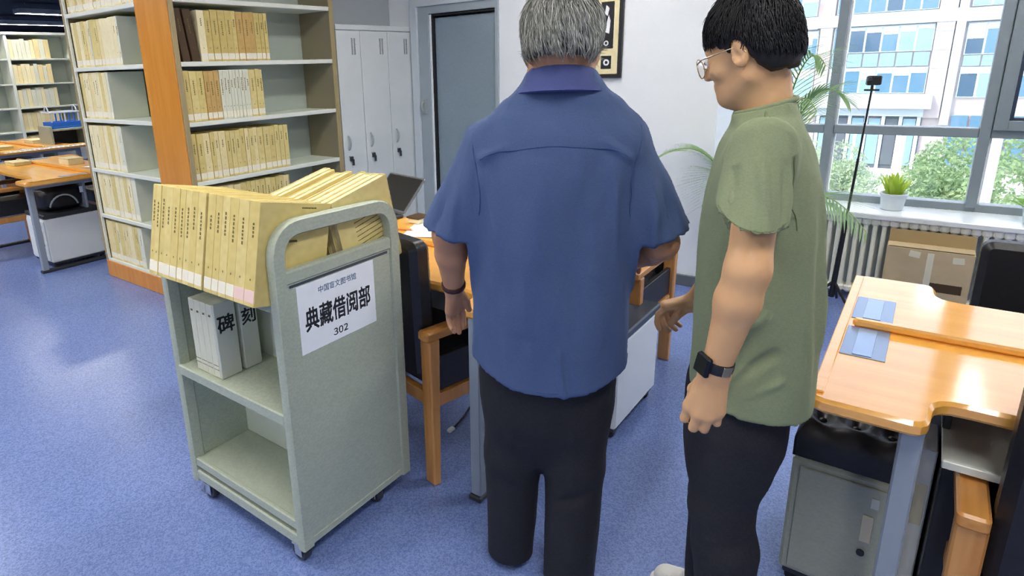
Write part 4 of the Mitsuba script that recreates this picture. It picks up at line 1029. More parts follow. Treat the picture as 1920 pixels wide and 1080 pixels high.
for a, L, rise, droop in ((3.35, .50, .70, .02), (4.3, .45, .70, .25), (5.1, .55, .62, .30), (5.75, .62, .60, .22), (5.4, .42, 1.02, .06), (5.0, .34, 1.22, .04), (5.7, .30, 1.20, .02), (.25, .42, .50, .16), (-.2, .36, 1.05, .05)):
    frond(a, L, rise, droop)

# framed picture on the back wall
k = thing('framed_picture', 'black framed picture with dark photographs on a cream mount, behind the older man\'s head', 'picture')
fx0, fx1, fz0, fz1 = -2.20, -1.662, 1.366, 1.96
yb = WY - .002
part(k, 'mount', box(fx0 + .02, yb - .010, fz0 + .02, fx1 - .02, yb - .004, fz1 - .02, .001), 'cream_b')
for a in ((fx0, fz0, fx1, fz0 + .026), (fx0, fz1 - .026, fx1, fz1), (fx0, fz0, fx0 + .026, fz1), (fx1 - .026, fz0, fx1, fz1)):
    part(k, 'frame_bar', box(a[0], yb - .026, a[1], a[2], yb, a[3], .003), 'plastic_black')
def ring(cx, cz, r0, r1):
    return move(prism(Point(0, 0).buffer(r1, 12).difference(Point(0, 0).buffer(r0, 10)), .0006), rot('x', 90), (cx, yb - .0112, cz))
for cx in (-1.772, -1.94, -2.09):
    q = part(k, 'photograph', box(cx - .045, yb - .0112, 1.555, cx + .045, yb - .010, 1.85, .0003), 'plastic_black')
    part(q, 'pale_shape', join(ring(cx - .004, 1.59, .009, .017), move(prism(Polygon([(-.012, 0), (.016, -.01), (.022, .07), (.008, .11), (-.004, .06)]), .0006), rot('x', 90), (cx, yb - .0112, 1.66)), move(prism(Polygon([(-.02, 0), (.0, -.02), (.012, .03), (-.01, .05)]), .0006), rot('x', 90), (cx, yb - .0112, 1.78))), 'paper', kind='stuff')
    q = part(k, 'photograph', box(cx - .036, yb - .0112, 1.425, cx + .036, yb - .010, 1.51, .0003), 'plastic_black')
    part(q, 'pale_ring', ring(cx + .002, 1.467, .010, .021), 'paper')

# ------------------------------------------------------------------ outdoors, seen through the window
GZ = -7.5
setting('ground_outside', box(-60, 5.2, GZ - .2, 90, 120, GZ, .001), 'paving')
b = thing('office_building', 'pale office building with rows of blue windows across the street', 'building')
FY = 60.0
part(b, 'wall', join(box(-26, FY + .5, GZ, 26, FY + 14, 12, .01)), 'facade_stone')
def P_(name, x0, z0, x1, z1, y0, y1, m, parent=None):
    return part(parent or b, name, box(x0, FY + y0, z0, x1, FY + y1, z1, .01), m)
# centre block
for z0, z1 in ((-2.8, -1.75), (3.36, 4.25), (7.6, 8.3)):
    P_('floor_band', -8.0 if z0 < 0 else -9.4, z0, 1.0 if z0 > 0 else -.2, z1, -.6 if z0 < 0 else .1, .6, 'facade_white' if z0 < 0 else 'facade_band')
P_('entrance_beam', -7.6, -3.4, -.6, -2.8, -.2, .6, 'facade_band')
def window(x0, z0, x1, z1, glass, blind=0.0, parent=None):
    w_ = P_('window', x0, z0, x1, z1, .34, .5, 'facade_mullion', parent)
    f = .07
    part(w_, 'pane', box(x0 + f, FY + .30, z0 + f, x1 - f, FY + .345, z1 - f, .005), glass)
    if blind > 0:
        part(w_, 'blind', box(x0 + f, FY + .27, z1 - f - (z1 - z0 - 2 * f) * blind, x1 - f, FY + .30, z1 - f, .005), 'blind')
xs_ = np.linspace(-7.05, -.75, 7)
rw = random.Random(5)
for row, (z0, z1) in enumerate(((1.37, 3.30), (-1.72, .23), (4.3, 6.1))):
    for i in range(6):
        bl = ((0, .12, .22, .32, .25, .15), (.45, .1, .45, .2, .3, .2), (0, 0, .2, 0, 0, .1))[row][i]
        gl = 'facade_glass_dark' if (row, i) in ((0, 1), (0, 2), (2, 3)) else ('facade_glass_pale' if (row, i) in ((0, 4), (1, 0), (1, 2), (0, 5)) else 'facade_glass')
        window(xs_[i], z0, xs_[i + 1], z1, gl, bl)
for z0, z1 in ((.30, 1.30), ):
    for i in range(6):
        P_('spandrel', xs_[i] + .05, z0, xs_[i + 1] - .05, z1, .36, .5, 'facade_spandrel')
P_('pilaster', -.70, -3.5, .35, 7.5, .15, .6, 'facade_stone')
P_('pilaster', -8.0, -3.5, -7.15, 7.5, .15, .6, 'facade_stone')
P_('glass_strip', .42, -4, .95, 9, .1, .6, 'facade_mullion')
for z in (-1.2, .1, 1.4, 2.7, 4.0):
    P_('stone_joint', -.70, z, .35, z + .05, .12, .16, 'facade_band'); P_('stone_joint', -8.0, z, -7.15, z + .05, .12, .16, 'facade_band')
# right wing and left wing
for x0, n, dx in ((1.1, 4, 1.05), (6.2, 5, 1.05), (12.5, 6, 1.05), (-15.0, 6, 1.1), (-22, 5, 1.1)):
    for z0, z1 in ((1.0, 3.2), (-2.0, .15), (4.3, 6.4)):
        for i in range(n):
            window(x0 + i * dx, z0, x0 + (i + 1) * dx, z1, rw.choice(('facade_glass', 'facade_glass_pale', 'facade_glass_dark', 'facade_glass_pale')), rw.choice((0, .3, .5, .2)))
    for i in range(n):
        P_('spandrel', x0 + i * dx + .05, .2, x0 + (i + 1) * dx - .05, .95, .36, .5, 'facade_spandrel')
    P_('floor_band', x0 - .2, 3.3, x0 + n * dx + .2, 4.2, .1, .6, 'facade_band')
window(-9.0, 1.3, -8.1, 3.2, 'facade_glass', .3); window(-9.0, -1.7, -8.1, .2, 'facade_glass_pale', .2); P_('spandrel', -8.95, .3, -8.15, 1.2, .36, .5, 'facade_spandrel')
# ground floor
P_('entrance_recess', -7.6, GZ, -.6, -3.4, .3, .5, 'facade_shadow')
for i, x in enumerate(np.linspace(-7.4, -.8, 7)):
    P_('entrance_pillar', x - .12, GZ, x + .12, -3.4, .1, .5, 'facade_white')
for i in range(6):
    x = -7.4 + 1.1 * i
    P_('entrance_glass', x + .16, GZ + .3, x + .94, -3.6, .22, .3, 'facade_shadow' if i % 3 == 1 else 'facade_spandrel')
for x0, n in ((1.1, 6), (8.2, 7), (-15.0, 6)):
    for i in range(n):
        P_('shop_glass', x0 + i * 1.1, GZ + .4, x0 + i * 1.1 + .95, -3.3, .3, .5, 'facade_glass')

def crown(c, r, n, leafsize, seed, m):
    g = np.random.default_rng(seed)
    lobes = [(np.array(c) + g.normal(0, 1, 3) * np.array(r) * .45, np.array(r) * g.uniform(.45, .7)) for _ in range(9)]
    P = []
    for i in range(n):
        cc, rr = lobes[i % 9]
        d = g.normal(0, 1, 3); d /= np.linalg.norm(d)
        P.append(cc + d * rr * g.uniform(.75, 1.0))
    P = np.array(P)
    a = g.normal(0, 1, (n, 3)); a /= np.linalg.norm(a, axis=1, keepdims=True)
    bb = g.normal(0, 1, (n, 3)); bb -= a * (a * bb).sum(1, keepdims=True); bb /= np.linalg.norm(bb, axis=1, keepdims=True)
    L = leafsize * g.uniform(.6, 1.3, (n, 1))
    v = np.stack([P + a * L, P + bb * L * .45, P - a * L, P - bb * L * .45], 1).reshape(-1, 3)
    i = np.arange(n) * 4
    f = np.vstack([np.stack([i, i + 1, i + 2], 1), np.stack([i, i + 2, i + 3], 1)])
    return trimesh.Trimesh(v, f, process=False)
def tree(x, y, h, r, label, seed, m='tree_leaf_hazed', n=2600, cz=None):
    k = thing('tree', label, 'tree')
    cz = h - r * .8
    part(k, 'trunk', tube([(x, y, GZ), (x + .1, y, GZ + (cz - GZ) * .5), (x, y + .1, cz + .3)], [.16, .13, .07], 8), 'bark', True)
    for i in range(3):
        a = i * 2.1 + seed
        part(k, 'branch', tube([(x, y, cz - r * .5), (x + r * .5 * math.cos(a), y + r * .5 * math.sin(a), cz + r * .1)], [.08, .03], 6), 'bark', True)
    part(k, 'foliage', crown((x, y, cz), (r, r, r * .8), n, .105, seed, m), m, False, None, None, 'stuff')
def post(name, x, y, z1, r, label):
    k = thing(name, label, 'lamp post')
    part(k, 'pole', tube([(x, y, GZ), (x, y, z1)], r, 10), 'post_white', True)
    part(k, 'base', lathe([(r * 2, 0), (r * 2, .25), (r * 1.3, .35), (r, .4)], 12, (x, y, GZ)), 'post_white', 40)
    part(k, 'cap', lathe([(r, 0), (r * 1.6, .02), (r * 1.6, .1), (0, .22)], 12, (x, y, z1)), 'post_white', 40)
tree(.75, 29, -2.5, 2.2, 'leafy grey-green tree just outside, behind the snake plant', 1, 'tree_leaf_hazed', 9000)
tree(3.9, 25, -1.5, 2.1, 'leafy tree outside at the right edge of the window', 2, 'tree_leaf_hazed', 8000)
tree(-3.3, 37, -3.6, 1.9, 'small tree outside, left of the tripod pole', 3, 'tree_leaf_hazed_pale', 6000)
tree(-6.8, 34, -1.2, 2.6, 'tree outside behind the tall palm', 4, 'tree_leaf_hazed_pale', 7000)
tree(.9, 51, -4.6, 1.6, 'small haze-paled tree outside in front of the entrance', 5, 'tree_leaf_hazed_pale', 1800)
tree(9.0, 46, -2.8, 2.6, 'haze-paled tree outside, far right', 6, 'tree_leaf_hazed_pale', 2400)
post('lamp_post', 1.28, 20, -.35, .12, 'thick white post outside by the right window mullion')
post('lamp_post', -1.38, 49.2, -3.6, .28, 'white pillar outside in front of the entrance')
post('lamp_post', -3.9, 50, -3.6, .10, 'thin white post outside, left of the tripod pole')
def car(x, y, mt, label):
    k = thing('car', label, 'car', 'parked cars outside')
    tw = T().translate([x, y, GZ]).rotate([0, 0, 1], 78)
    prof = Polygon([(-2.1, .35), (-2.15, .75), (-1.5, .92), (-1.05, 1.42), (.75, 1.45), (1.35, .95), (2.1, .80), (2.15, .35)])
    part(k, 'body', move(prism(prof, 1.7, .08), rot('x', 90), (0, .85, 0)), mt, 30, None, tw)
    gl = Polygon([(-1.38, .95), (-1.0, 1.36), (.70, 1.39), (1.2, .97)])
    part(k, 'windows', move(prism(gl, 1.74, .01), rot('x', 90), (0, .87, 0)), 'facade_glass_dark', False, None, tw)
    for wx in (-1.3, 1.3):
        for wy in (-.82, .82):
            part(k, 'wheel', move(lathe([(0, -.1), (.26, -.1), (.32, -.06), (.32, .06), (.26, .1), (0, .1)], 16), rot('x', 90), (wx, wy, .32)), 'rubber_black', 40, None, tw)
for i, (x, y, mt, lb) in enumerate(((-1.9, 45, 'car_white', 'white parked car outside, left of the snake plant'), (.6, 45.5, 'car_dark', 'dark parked car outside below the big tree'), (3.2, 46, 'car_white', 'white parked car outside, right of the big tree'), (-4.6, 46.2, 'car_white', 'white parked car outside, beyond the palm'))):
    car(x, y, mt, lb)
def hedge(x0, x1, y, z, label, seed):
    k = thing('hedge', label, 'hedge')
    part(k, 'soil_strip', box(x0, y - .5, GZ, x1, y + .5, GZ + .15, .02), 'soil')
    part(k, 'foliage', crown(((x0 + x1) / 2, y, (GZ + z) / 2), ((x1 - x0) / 2, .6, (z - GZ) / 2), 2200, .13, seed, None), 'tree_leaf_hazed', False, None, None, 'stuff')
hedge(-7, -2.2, 41.8, -5.6, 'low hedge outside along the paving', 11)
hedge(1.2, 6.0, 41.2, -5.4, 'low hedge outside at the foot of the right tree', 12)

# ------------------------------------------------------------------ modelling people: signed distances and surface nets
def smin(a, b, k):
    h = np.clip(.5 + .5 * (b - a) / k, 0, 1)
    return b * (1 - h) + a * h - k * h * (1 - h)
def bone(P, a, b, ra, rb):
    a, b = np.asarray(a, float), np.asarray(b, float)
    d = b - a
    t = np.clip(((P - a) @ d) / (d @ d), 0, 1)
    return np.linalg.norm(P - a - t[:, None] * d, axis=1) - (ra + (rb - ra) * t)
def flatbone(P, a, b, ra, rb, axis, q):
    """A bone squeezed by the factor q along an axis."""
    ax = np.asarray(axis, float); ax /= np.linalg.norm(ax)
    a, b = np.asarray(a, float), np.asarray(b, float)
    S = lambda v: v + np.outer(v @ ax, ax) * (1 / q - 1) if v.ndim > 1 else v + ax * (v @ ax) * (1 / q - 1)
    return bone(S(P), S(a), S(b), ra, rb) * min(1, q + .15)
def ell(P, c, r, R=None):
    d = P - np.asarray(c, float)
    if R is not None: d = d @ R
    k = np.linalg.norm(d / np.asarray(r), axis=1)
    k1 = np.linalg.norm(d / np.square(r), axis=1) + 1e-9
    return k * (k - 1) / k1
def stack(P, rows, p=2.3):
    """A body of horizontal super-ellipse sections: rows (z, cx, cy, rx, ry)."""
    rows = np.array(sorted(rows), float)
    z = P[:, 2]
    from scipy.interpolate import PchipInterpolator
    g = PchipInterpolator(rows[:, 0], rows[:, 1:], axis=0)(np.clip(z, rows[0, 0], rows[-1, 0]))
    u = np.abs((P[:, 0] - g[:, 0]) / g[:, 2]); v = np.abs((P[:, 1] - g[:, 1]) / g[:, 3])
    k = (u ** p + v ** p) ** (1 / p)
    d = (k - 1) * np.minimum(g[:, 2], g[:, 3])
    return np.maximum(d, np.maximum(rows[0, 0] - z, z - rows[-1, 0]))
def surface(fn, lo, hi, h, iso=0.0):
    lo, hi = np.array(lo, float), np.array(hi, float)
    n = np.ceil((hi - lo) / h).astype(int) + 1
    ax = [lo[i] + np.arange(n[i]) * h for i in range(3)]
    G = np.stack(np.meshgrid(*ax, indexing='ij'), -1).reshape(-1, 3)
    D = np.concatenate([fn(G[i:i + 400000]) for i in range(0, len(G), 400000)]).reshape(n) - iso
    D[[0, -1]] = np.maximum(D[[0, -1]], h * .5); D[:, [0, -1]] = np.maximum(D[:, [0, -1]], h * .5); D[:, :, [0, -1]] = np.maximum(D[:, :, [0, -1]], h * .5)
    S = D < 0
    c = [S[i:n[0] - 1 + i, j:n[1] - 1 + j, k:n[2] - 1 + k] for i in (0, 1) for j in (0, 1) for k in (0, 1)]
    tot = sum(x.astype(np.int8) for x in c)
    cell = (tot > 0) & (tot < 8)
    idx = np.argwhere(cell)
    vid = -np.ones(cell.shape, int); vid[tuple(idx.T)] = np.arange(len(idx))
    acc, cnt = np.zeros((len(idx), 3)), np.zeros(len(idx))
    corners = [(i, j, k) for i in (0, 1) for j in (0, 1) for k in (0, 1)]
    for a in corners:
        for axis in range(3):
            if a[axis]: continue
            b = list(a); b[axis] = 1
            da = D[tuple((idx + a).T)]; db = D[tuple((idx + b).T)]
            x = (da < 0) != (db < 0)
            t = np.where(x, da / np.where(x, da - db, 1), 0)
            p = np.array(a, float)[None].repeat(len(idx), 0); p[:, axis] += t
            acc[x] += p[x]; cnt[x] += 1
    V = lo + (idx + acc / cnt[:, None]) * h
    F_ = []
    for axis in range(3):
        o1, o2 = [(1, 2), (2, 0), (0, 1)][axis]
        sl0 = [slice(None)] * 3; sl1 = [slice(None)] * 3
        sl0[axis] = slice(0, -1); sl1[axis] = slice(1, None)
        A, B = S[tuple(sl0)], S[tuple(sl1)]
        e = np.argwhere(A != B)
        e = e[(e[:, o1] > 0) & (e[:, o2] > 0) & (e[:, o1] < n[o1] - 1) & (e[:, o2] < n[o2] - 1)]
        q = []
        for d1, d2 in ((-1, -1), (0, -1), (0, 0), (-1, 0)):
            m = e.copy(); m[:, o1] += d1; m[:, o2] += d2
            q.append(vid[tuple(m.T)])
        q = np.stack(q, 1)
        fl = ~A[tuple(e.T)]
        q[fl] = q[fl][:, ::-1]
        F_.append(q)
    q = np.vstack(F_); q = q[(q >= 0).all(1)]
    return trimesh.Trimesh(V, np.vstack([q[:, [0, 1, 2]], q[:, [0, 2, 3]]]), process=False)
def relax(m, it=4):
    from scipy.sparse import coo_matrix
    v, f = np.array(m.vertices), m.faces
    e = np.vstack([f[:, [0, 1]], f[:, [1, 2]], f[:, [2, 0]]]); e = np.unique(np.sort(np.vstack([e, e[:, ::-1]]), 1), axis=0)
    e = np.vstack([e, e[:, ::-1]])
    A = coo_matrix((np.ones(len(e)), (e[:, 0], e[:, 1])), (len(v), len(v))).tocsr()
    deg = np.maximum(np.asarray(A.sum(1)), 1)
    for _ in range(it):
        v = v + .5 * (A @ v / deg - v)
        v = v - .52 * (A @ v / deg - v)
    return trimesh.Trimesh(v, f, process=False)
def vnormals(m):
    return meshkit.arrays(m, True)[2]
def creases(m, lines):
    """Folds pushed into or out of cloth: lines (a, b, width, depth)."""
    v, n = np.array(m.vertices), vnormals(m)
    off = np.zeros(len(v))
    for a, b, w_, dep in lines:
        a, b = np.array(a, float), np.array(b, float); d = b - a
        t = np.clip(((v - a) @ d) / (d @ d), -.1, 1.1)
        dist = np.linalg.norm(v - a - t[:, None] * d, axis=1)
        off += dep * np.exp(-(dist / w_) ** 2) * np.sin(PI * np.clip(t * .9 + .05, 0, 1)) ** .5
    return trimesh.Trimesh(v + n * off[:, None], m.faces, process=False)
def wobble(m, amp, freq, seed=0, oct_=3):
    v, n = np.array(m.vertices), vnormals(m)
    return trimesh.Trimesh(v + n * (amp * (meshkit.fbm(v * np.array(freq) + seed, oct_, seed) - .5))[:, None], m.faces, process=False)
def hand(P, wrist, mid, knuckles, fingers, thumb, palm_n, r0=.0245):
    """A hand: fingers is a list of chains of joints rooted in the palm."""
    d = None
    for kn in knuckles:
        b = flatbone(P, wrist, kn, r0 * .95, .0145, palm_n, .80)
        d = b if d is None else smin(d, b, .012)
    th = None
    for ch, rr in fingers:
        for (a, b), (r1, r2) in zip(zip(ch[:-1], ch[1:]), zip(rr[:-1], rr[1:])):
            x = bone(P, a, b, r1, r2)
            th = x if th is None else np.minimum(th, x)
    f = th
    t = None
    ch, rr = thumb
    for (a, b), (r1, r2) in zip(zip(ch[:-1], ch[1:]), zip(rr[:-1], rr[1:])):
        x = bone(P, a, b, r1, r2)
        t = x if t is None else smin(t, x, .006)
    return smin(smin(d, f, .006), t, .007)
def head(P, c, R, s, jaw=1.0, full=1.0):
    """Head centred between the ears at eye height; local axes: x right, y forward, z up (R maps local to body)."""
    Q = ((P - np.asarray(c)) @ R) / s
    d = ell(Q, (0, -.018, .035), (.076, .094, .086))
    d = smin(d, ell(Q, (0, .018, -.030), (.060 * full, .072, .078)), .035)            # face
    d = smin(d, ell(Q, (0, .048, -.092), (.034 * jaw, .034, .026)), .035)             # chin
    d = smin(d, flatbone(Q, (-.052 * jaw, -.012, -.062), (-.018, .058, -.098), .020, .018, (0, 0, 1), 1.0), .03)
    d = smin(d, flatbone(Q, (.052 * jaw, -.012, -.062), (.018, .058, -.098), .020, .018, (0, 0, 1), 1.0), .03)
    d = smin(d, bone(Q, (-.035, .070, .022), (.035, .070, .022), .012, .012), .02)      # brow
    for sx in (-1, 1):
        d = -smin(-d, ell(Q, (sx * .032, .094, .004), (.019, .016, .012)), .012)        # eye sockets
        d = smin(d, ell(Q, (sx * .032, .073, .003), (.0145, .0135, .011)), .004)        # lids
        d = smin(d, ell(Q, (sx * .042, .058, -.028), (.022, .020, .020)), .02)          # cheeks
    d = smin(d, bone(Q, (0, .080, .012), (0, .103, -.030), .0085, .0115), .012)         # nose
    for sx in (-1, 1):
        d = smin(d, ell(Q, (sx * .0115, .093, -.034), (.0085, .011, .0075)), .006)
    d = smin(d, flatbone(Q, (-.020, .079, -.0605), (.020, .079, -.0605), .0065, .0065, (0, 0, 1), .8), .008)
    d = smin(d, flatbone(Q, (-.017, .078, -.0715), (.017, .078, -.0715), .0075, .0075, (0, 0, 1), .8), .008)
    d = -smin(-d, flatbone(Q, (-.022, .090, -.066), (.022, .090, -.066), .003, .003, (0, 0, 1), .7), .003)
    for sx in (-1, 1):                                                                    # ears
        e = ell(Q, (sx * .079, -.012, -.008), (.009, .020, .033), rot('z', sx * -22))
        e = -smin(-e, ell(Q, (sx * .088, -.006, -.004), (.007, .012, .021), rot('z', sx * -22)), .006)
        e = smin(e, ell(Q, (sx * .079, -.018, .010), (.006, .014, .019), rot('z', sx * -22)), .006)
        d = smin(d, e, .007)
    return d * s
def strands(roots, normals, flow, length, r, lift, seed, n=5, sides=3):
    """Short tapered locks of hair lying along a flow field over the scalp."""
    g = np.random.default_rng(seed)
    m = len(roots)
    L = length * g.uniform(.6, 1.15, m)
    f = flow + g.normal(0, .18, (m, 3))
    f -= normals * (f * normals).sum(1, keepdims=True)
    f /= np.linalg.norm(f, axis=1, keepdims=True) + 1e-9
    t = np.linspace(0, 1, n)
    li = lift * g.uniform(.3, 1.2, m)
    P = roots[:, None] + f[:, None] * (L[:, None] * t)[..., None] + normals[:, None] * ((.002 + li[:, None] * np.sin(PI * t * .75) - (L[:, None] * t) ** 2 * 4.5))[..., None]
    side = np.cross(f, normals)
    rr = r * (1 - t) ** .6 + .0003
    ang = np.arange(sides) * 2 * PI / sides
    V = P[:, :, None] + rr[None, :, None, None] * (np.cos(ang)[None, None, :, None] * side[:, None, None] + .6 * np.sin(ang)[None, None, :, None] * normals[:, None, None])
    V = V.reshape(-1, 3)
    i, j, k = np.meshgrid(np.arange(m), np.arange(n - 1), np.arange(sides), indexing='ij')
    b = i * n * sides
    q = np.stack([b + j * sides + k, b + j * sides + (k + 1) % sides, b + (j + 1) * sides + (k + 1) % sides, b + (j + 1) * sides + k], -1).reshape(-1, 4)
    return trimesh.Trimesh(V, np.vstack([q[:, [0, 1, 2]], q[:, [0, 2, 3]]]), process=False)
def surface_path(m, pts, off=.0015):
    """Points moved onto the mesh surface (nearest vertex plane)."""
    tr = cKDTree(m.vertices); n = vnormals(m)
    d, i = tr.query(pts, k=6)
    w_ = 1 / (d + 1e-4); w_ /= w_.sum(1, keepdims=True)
    q = (m.vertices[i] * w_[..., None]).sum(1) + (n[i] * w_[..., None]).sum(1) * off
    for _ in range(4):
        q[1:-1] = .5 * q[1:-1] + .25 * (q[:-2] + q[2:])
    return q

# ------------------------------------------------------------------ the older man, seen from behind
def stand(ox, oy, fx, fy):
    L = math.hypot(fx, fy); fx, fy = fx / L, fy / L
    M = np.eye(4); M[:3, 0] = (fy, -fx, 0); M[:3, 1] = (fx, fy, 0); M[:3, 3] = (ox, oy, 0)
    return T(M.tolist())
TM = stand(-.73, 1.38, -.46, .888)
man = thing('person', 'older grey-haired man in a loose blue short-sleeved shirt and black trousers, seen from behind', 'person')
CXm = .006
mHc, mHR, mHs = (.022, .012, 1.512), rot('z', -4) @ rot('x', -10), 1.0
# --- body (one skin)
LW = np.array([-.262, .060, .880]); LE = np.array([-.258, -.012, 1.055])
RW = np.array([.235, .20, .93]); RE = np.array([.272, .0, 1.04])
def man_trunk(P):
    d = stack(P, [(.70, 0, 0, .14, .09), (.95, 0, 0, .145, .10), (1.2, .005, -.01, .15, .09), (1.33, .012, -.01, .11, .07), (1.40, .02, 0, .06, .05)])
    d = smin(d, bone(P, (.02, -.005, 1.38), (.022, .0, 1.48), .060, .058), .03)
    for sh, e, w_ in (((-.160, -.005, 1.255), LE, LW), ((.176, -.005, 1.25), RE, RW)):
        d = smin(d, bone(P, sh, e, .046, .042), .03)
        d = smin(d, bone(P, e, e + (w_ - e) * .35, .043, .042), .02)
        d = smin(d, bone(P, e + (w_ - e) * .35, w_, .042, .028), .015)
    for sx, yy in ((-1, .045), (1, -.035)):
        d = smin(d, bone(P, (sx * .08, 0, .72), (sx * .085, yy * .3, .4), .07, .05), .03)
        d = smin(d, bone(P, (sx * .085, yy * .3, .4), (sx * .085, yy, .06), .05, .035), .02)
    return d
def man_head(P):
    d = head(P, mHc, mHR, mHs, 1.1, 1.08)
    d = smin(d, bone(P, (.02, -.012, 1.36), (.022, -.012, 1.47), .066, .062), .035)
    return d
hand_l = lambda P: hand(P, LW, None, [LW + (.012, .040, -.070), LW + (-.002, .030, -.078), LW + (-.012, .016, -.078), LW + (-.016, .002, -.072)],
    [([LW + (.012, .040, -.070), LW + (.016, .052, -.098), LW + (.018, .050, -.124), LW + (.018, .044, -.140)], (.0100, .0090, .0082, .0072)),
     ([LW + (-.002, .030, -.078), LW + (.000, .044, -.108), LW + (.004, .042, -.136), LW + (.006, .034, -.152)], (.0102, .0092, .0084, .0074)),
     ([LW + (-.012, .016, -.078), LW + (-.014, .026, -.106), LW + (-.010, .020, -.130), LW + (-.004, .010, -.140)], (.0098, .0088, .0080, .0070)),
     ([LW + (-.016, .002, -.072), LW + (-.020, .008, -.096), LW + (-.016, .004, -.116), LW + (-.010, -.002, -.126)], (.0088, .0078, .0070, .0062))],
    ([LW + (.014, .018, -.022), LW + (.030, .030, -.052), LW + (.036, .038, -.080)], (.0135, .0105, .0085)), (1, -.4, 0))
hand_l = (lambda f: lambda P: smin(f(P), bone(P, LE + (LW - LE) * .6, LW, .034, .0275), .012))(hand_l)
hand_r = lambda P: smin(hand(P, RW, None, [RW + (-.03, .055, -.03), RW + (-.012, .068, -.026), RW + (.008, .07, -.024), RW + (.024, .062, -.026)],
    [([RW + (-.03, .055, -.03), RW + (-.034, .085, -.05), RW + (-.034, .085, -.078)], (.0098, .0088, .0075)),
     ([RW + (-.012, .068, -.026), RW + (-.012, .102, -.045), RW + (-.012, .104, -.078)], (.0102, .0090, .0075)),
     ([RW + (.008, .07, -.024), RW + (.010, .102, -.044), RW + (.010, .104, -.074)], (.0098, .0088, .0074)),
     ([RW + (.024, .062, -.026), RW + (.028, .086, -.042), RW + (.028, .088, -.066)], (.0088, .0078, .0066))],
    ([RW + (-.02, .018, -.012), RW + (-.042, .038, -.03), RW + (-.048, .060, -.045)], (.0135, .0105, .0085)), (0, .3, 1)), bone(P, RE + (RW - RE) * .6, RW, .034, .0275), .012)
mtr = relax(surface(man_trunk, (-.40, -.20, .02), (.40, .32, 1.44), .008), 5)
mhd = relax(surface(man_head, (-.13, -.16, 1.36), (.17, .17, 1.68), .0042), 3)
mhl = relax(surface(hand_l, LW + (-.06, -.05, -.17), LW + (.06, .09, .07), .0028), 3)
mhr = relax(surface(hand_r, RW + (-.08, -.06, -.10), RW + (.06, .13, .07), .0030), 3)
put(man, join(mtr, mhd, mhl, mhr), 'skin_older', True, TM)
# eyes
for sx in (-1, 1):
    c_ = np.array(mHc) + mHR @ np.array([sx * .032, .077, .003]) * mHs
    e = part(man, 'eye', trimesh.creation.icosphere(2, .0125).apply_translation(c_), 'eye_white', True, None, TM)
    part(e, 'iris', trimesh.creation.icosphere(2, .0062).apply_translation(c_ + mHR @ np.array([0, .0085, -.001])), 'iris', True, None, TM)
# --- hair
def cap_fn(c, R, s, thick, hz, seed, ruff=.006, top=0.0):
    az_, hh_ = np.array(hz).T
    def fn(P):
        Q = ((P - np.asarray(c)) @ R) / s
        d = ell(Q, (0, -.020, .036 + top * .5), (.0775 + thick, .096 + thick, .087 + thick + top))
        d = smin(d, ell(Q, (0, -.062, -.015), (.058 + thick, .046 + thick, .075)), .03)
        az = np.abs(np.arctan2(Q[:, 0], Q[:, 1]))
        h = np.interp(az, az_, hh_)
        wave = .010 * (meshkit.noise(np.c_[az * 9 + (Q[:, 0] > 0) * 31, az * 0, az * 0], seed) - .5)
        d = np.maximum(d, (h + wave - Q[:, 2]) * .8)
        return d * s
    return fn
hz_m = [(0, .075), (.5, .065), (.85, .03), (1.1, -.010), (1.35, -.012), (1.6, .016), (1.9, -.015), (2.3, -.032), (PI, -.030)]
hfn = cap_fn(mHc, mHR, mHs, .012, hz_m, 4)
hm = relax(surface(hfn, (-.13, -.19, 1.38), (.18, .16, 1.70), .0048), 3)
hm = wobble(hm, .010, (55, 55, 14), 3)
hair = part(man, 'hair', hm, 'hair_dark_grey', True, 'thick grey hair', TM)
def flow_hair(m, c, R, s, n, length, r, lift, seed, swirl, down=1.0, keep=None):
    g = np.random.default_rng(seed)
    idx = g.choice(len(m.faces), n, p=m.area_faces / m.area_faces.sum())
    w_ = g.dirichlet((1, 1, 1), n)
    pts = (m.vertices[m.faces[idx]] * w_[..., None]).sum(1)
    nn = m.face_normals[idx]
    Q = ((pts - np.asarray(c)) @ R) / s
    ok = (nn * (pts - np.asarray(c))).sum(1) > 0
    if keep is not None: ok &= keep(Q)
    pts, nn, Q = pts[ok], nn[ok], Q[ok]
    crown_ = np.array([.012, -.055, .12])
    out = Q - crown_; out /= np.linalg.norm(out, axis=1, keepdims=True) + 1e-9
    fl = out + np.c_[np.full(len(Q), swirl), np.zeros(len(Q)), np.full(len(Q), -down * .5)]
    fl += .5 * (meshkit.noise(np.c_[Q * 28], seed)[:, None] - .5) * np.array([2.0, .6, 0])
    fl = fl @ np.asarray(R).T
    return strands(pts, nn, fl, length, r, lift, seed)
for nm, n, L, r, mt, sd in (('hair_lock', 5200, .042, .0016, 'hair_grey', 21), ('silver_lock', 2600, .046, .0013, 'hair_silver', 22)):
    part(hair, nm, flow_hair(hm, mHc, mHR, mHs, n, L, r, .006, sd, .35, keep=(lambda Q: Q[:, 2] > .0) if nm == 'silver_lock' else (lambda Q: Q[:, 2] > -.012)), mt, True, None, TM, 'stuff')
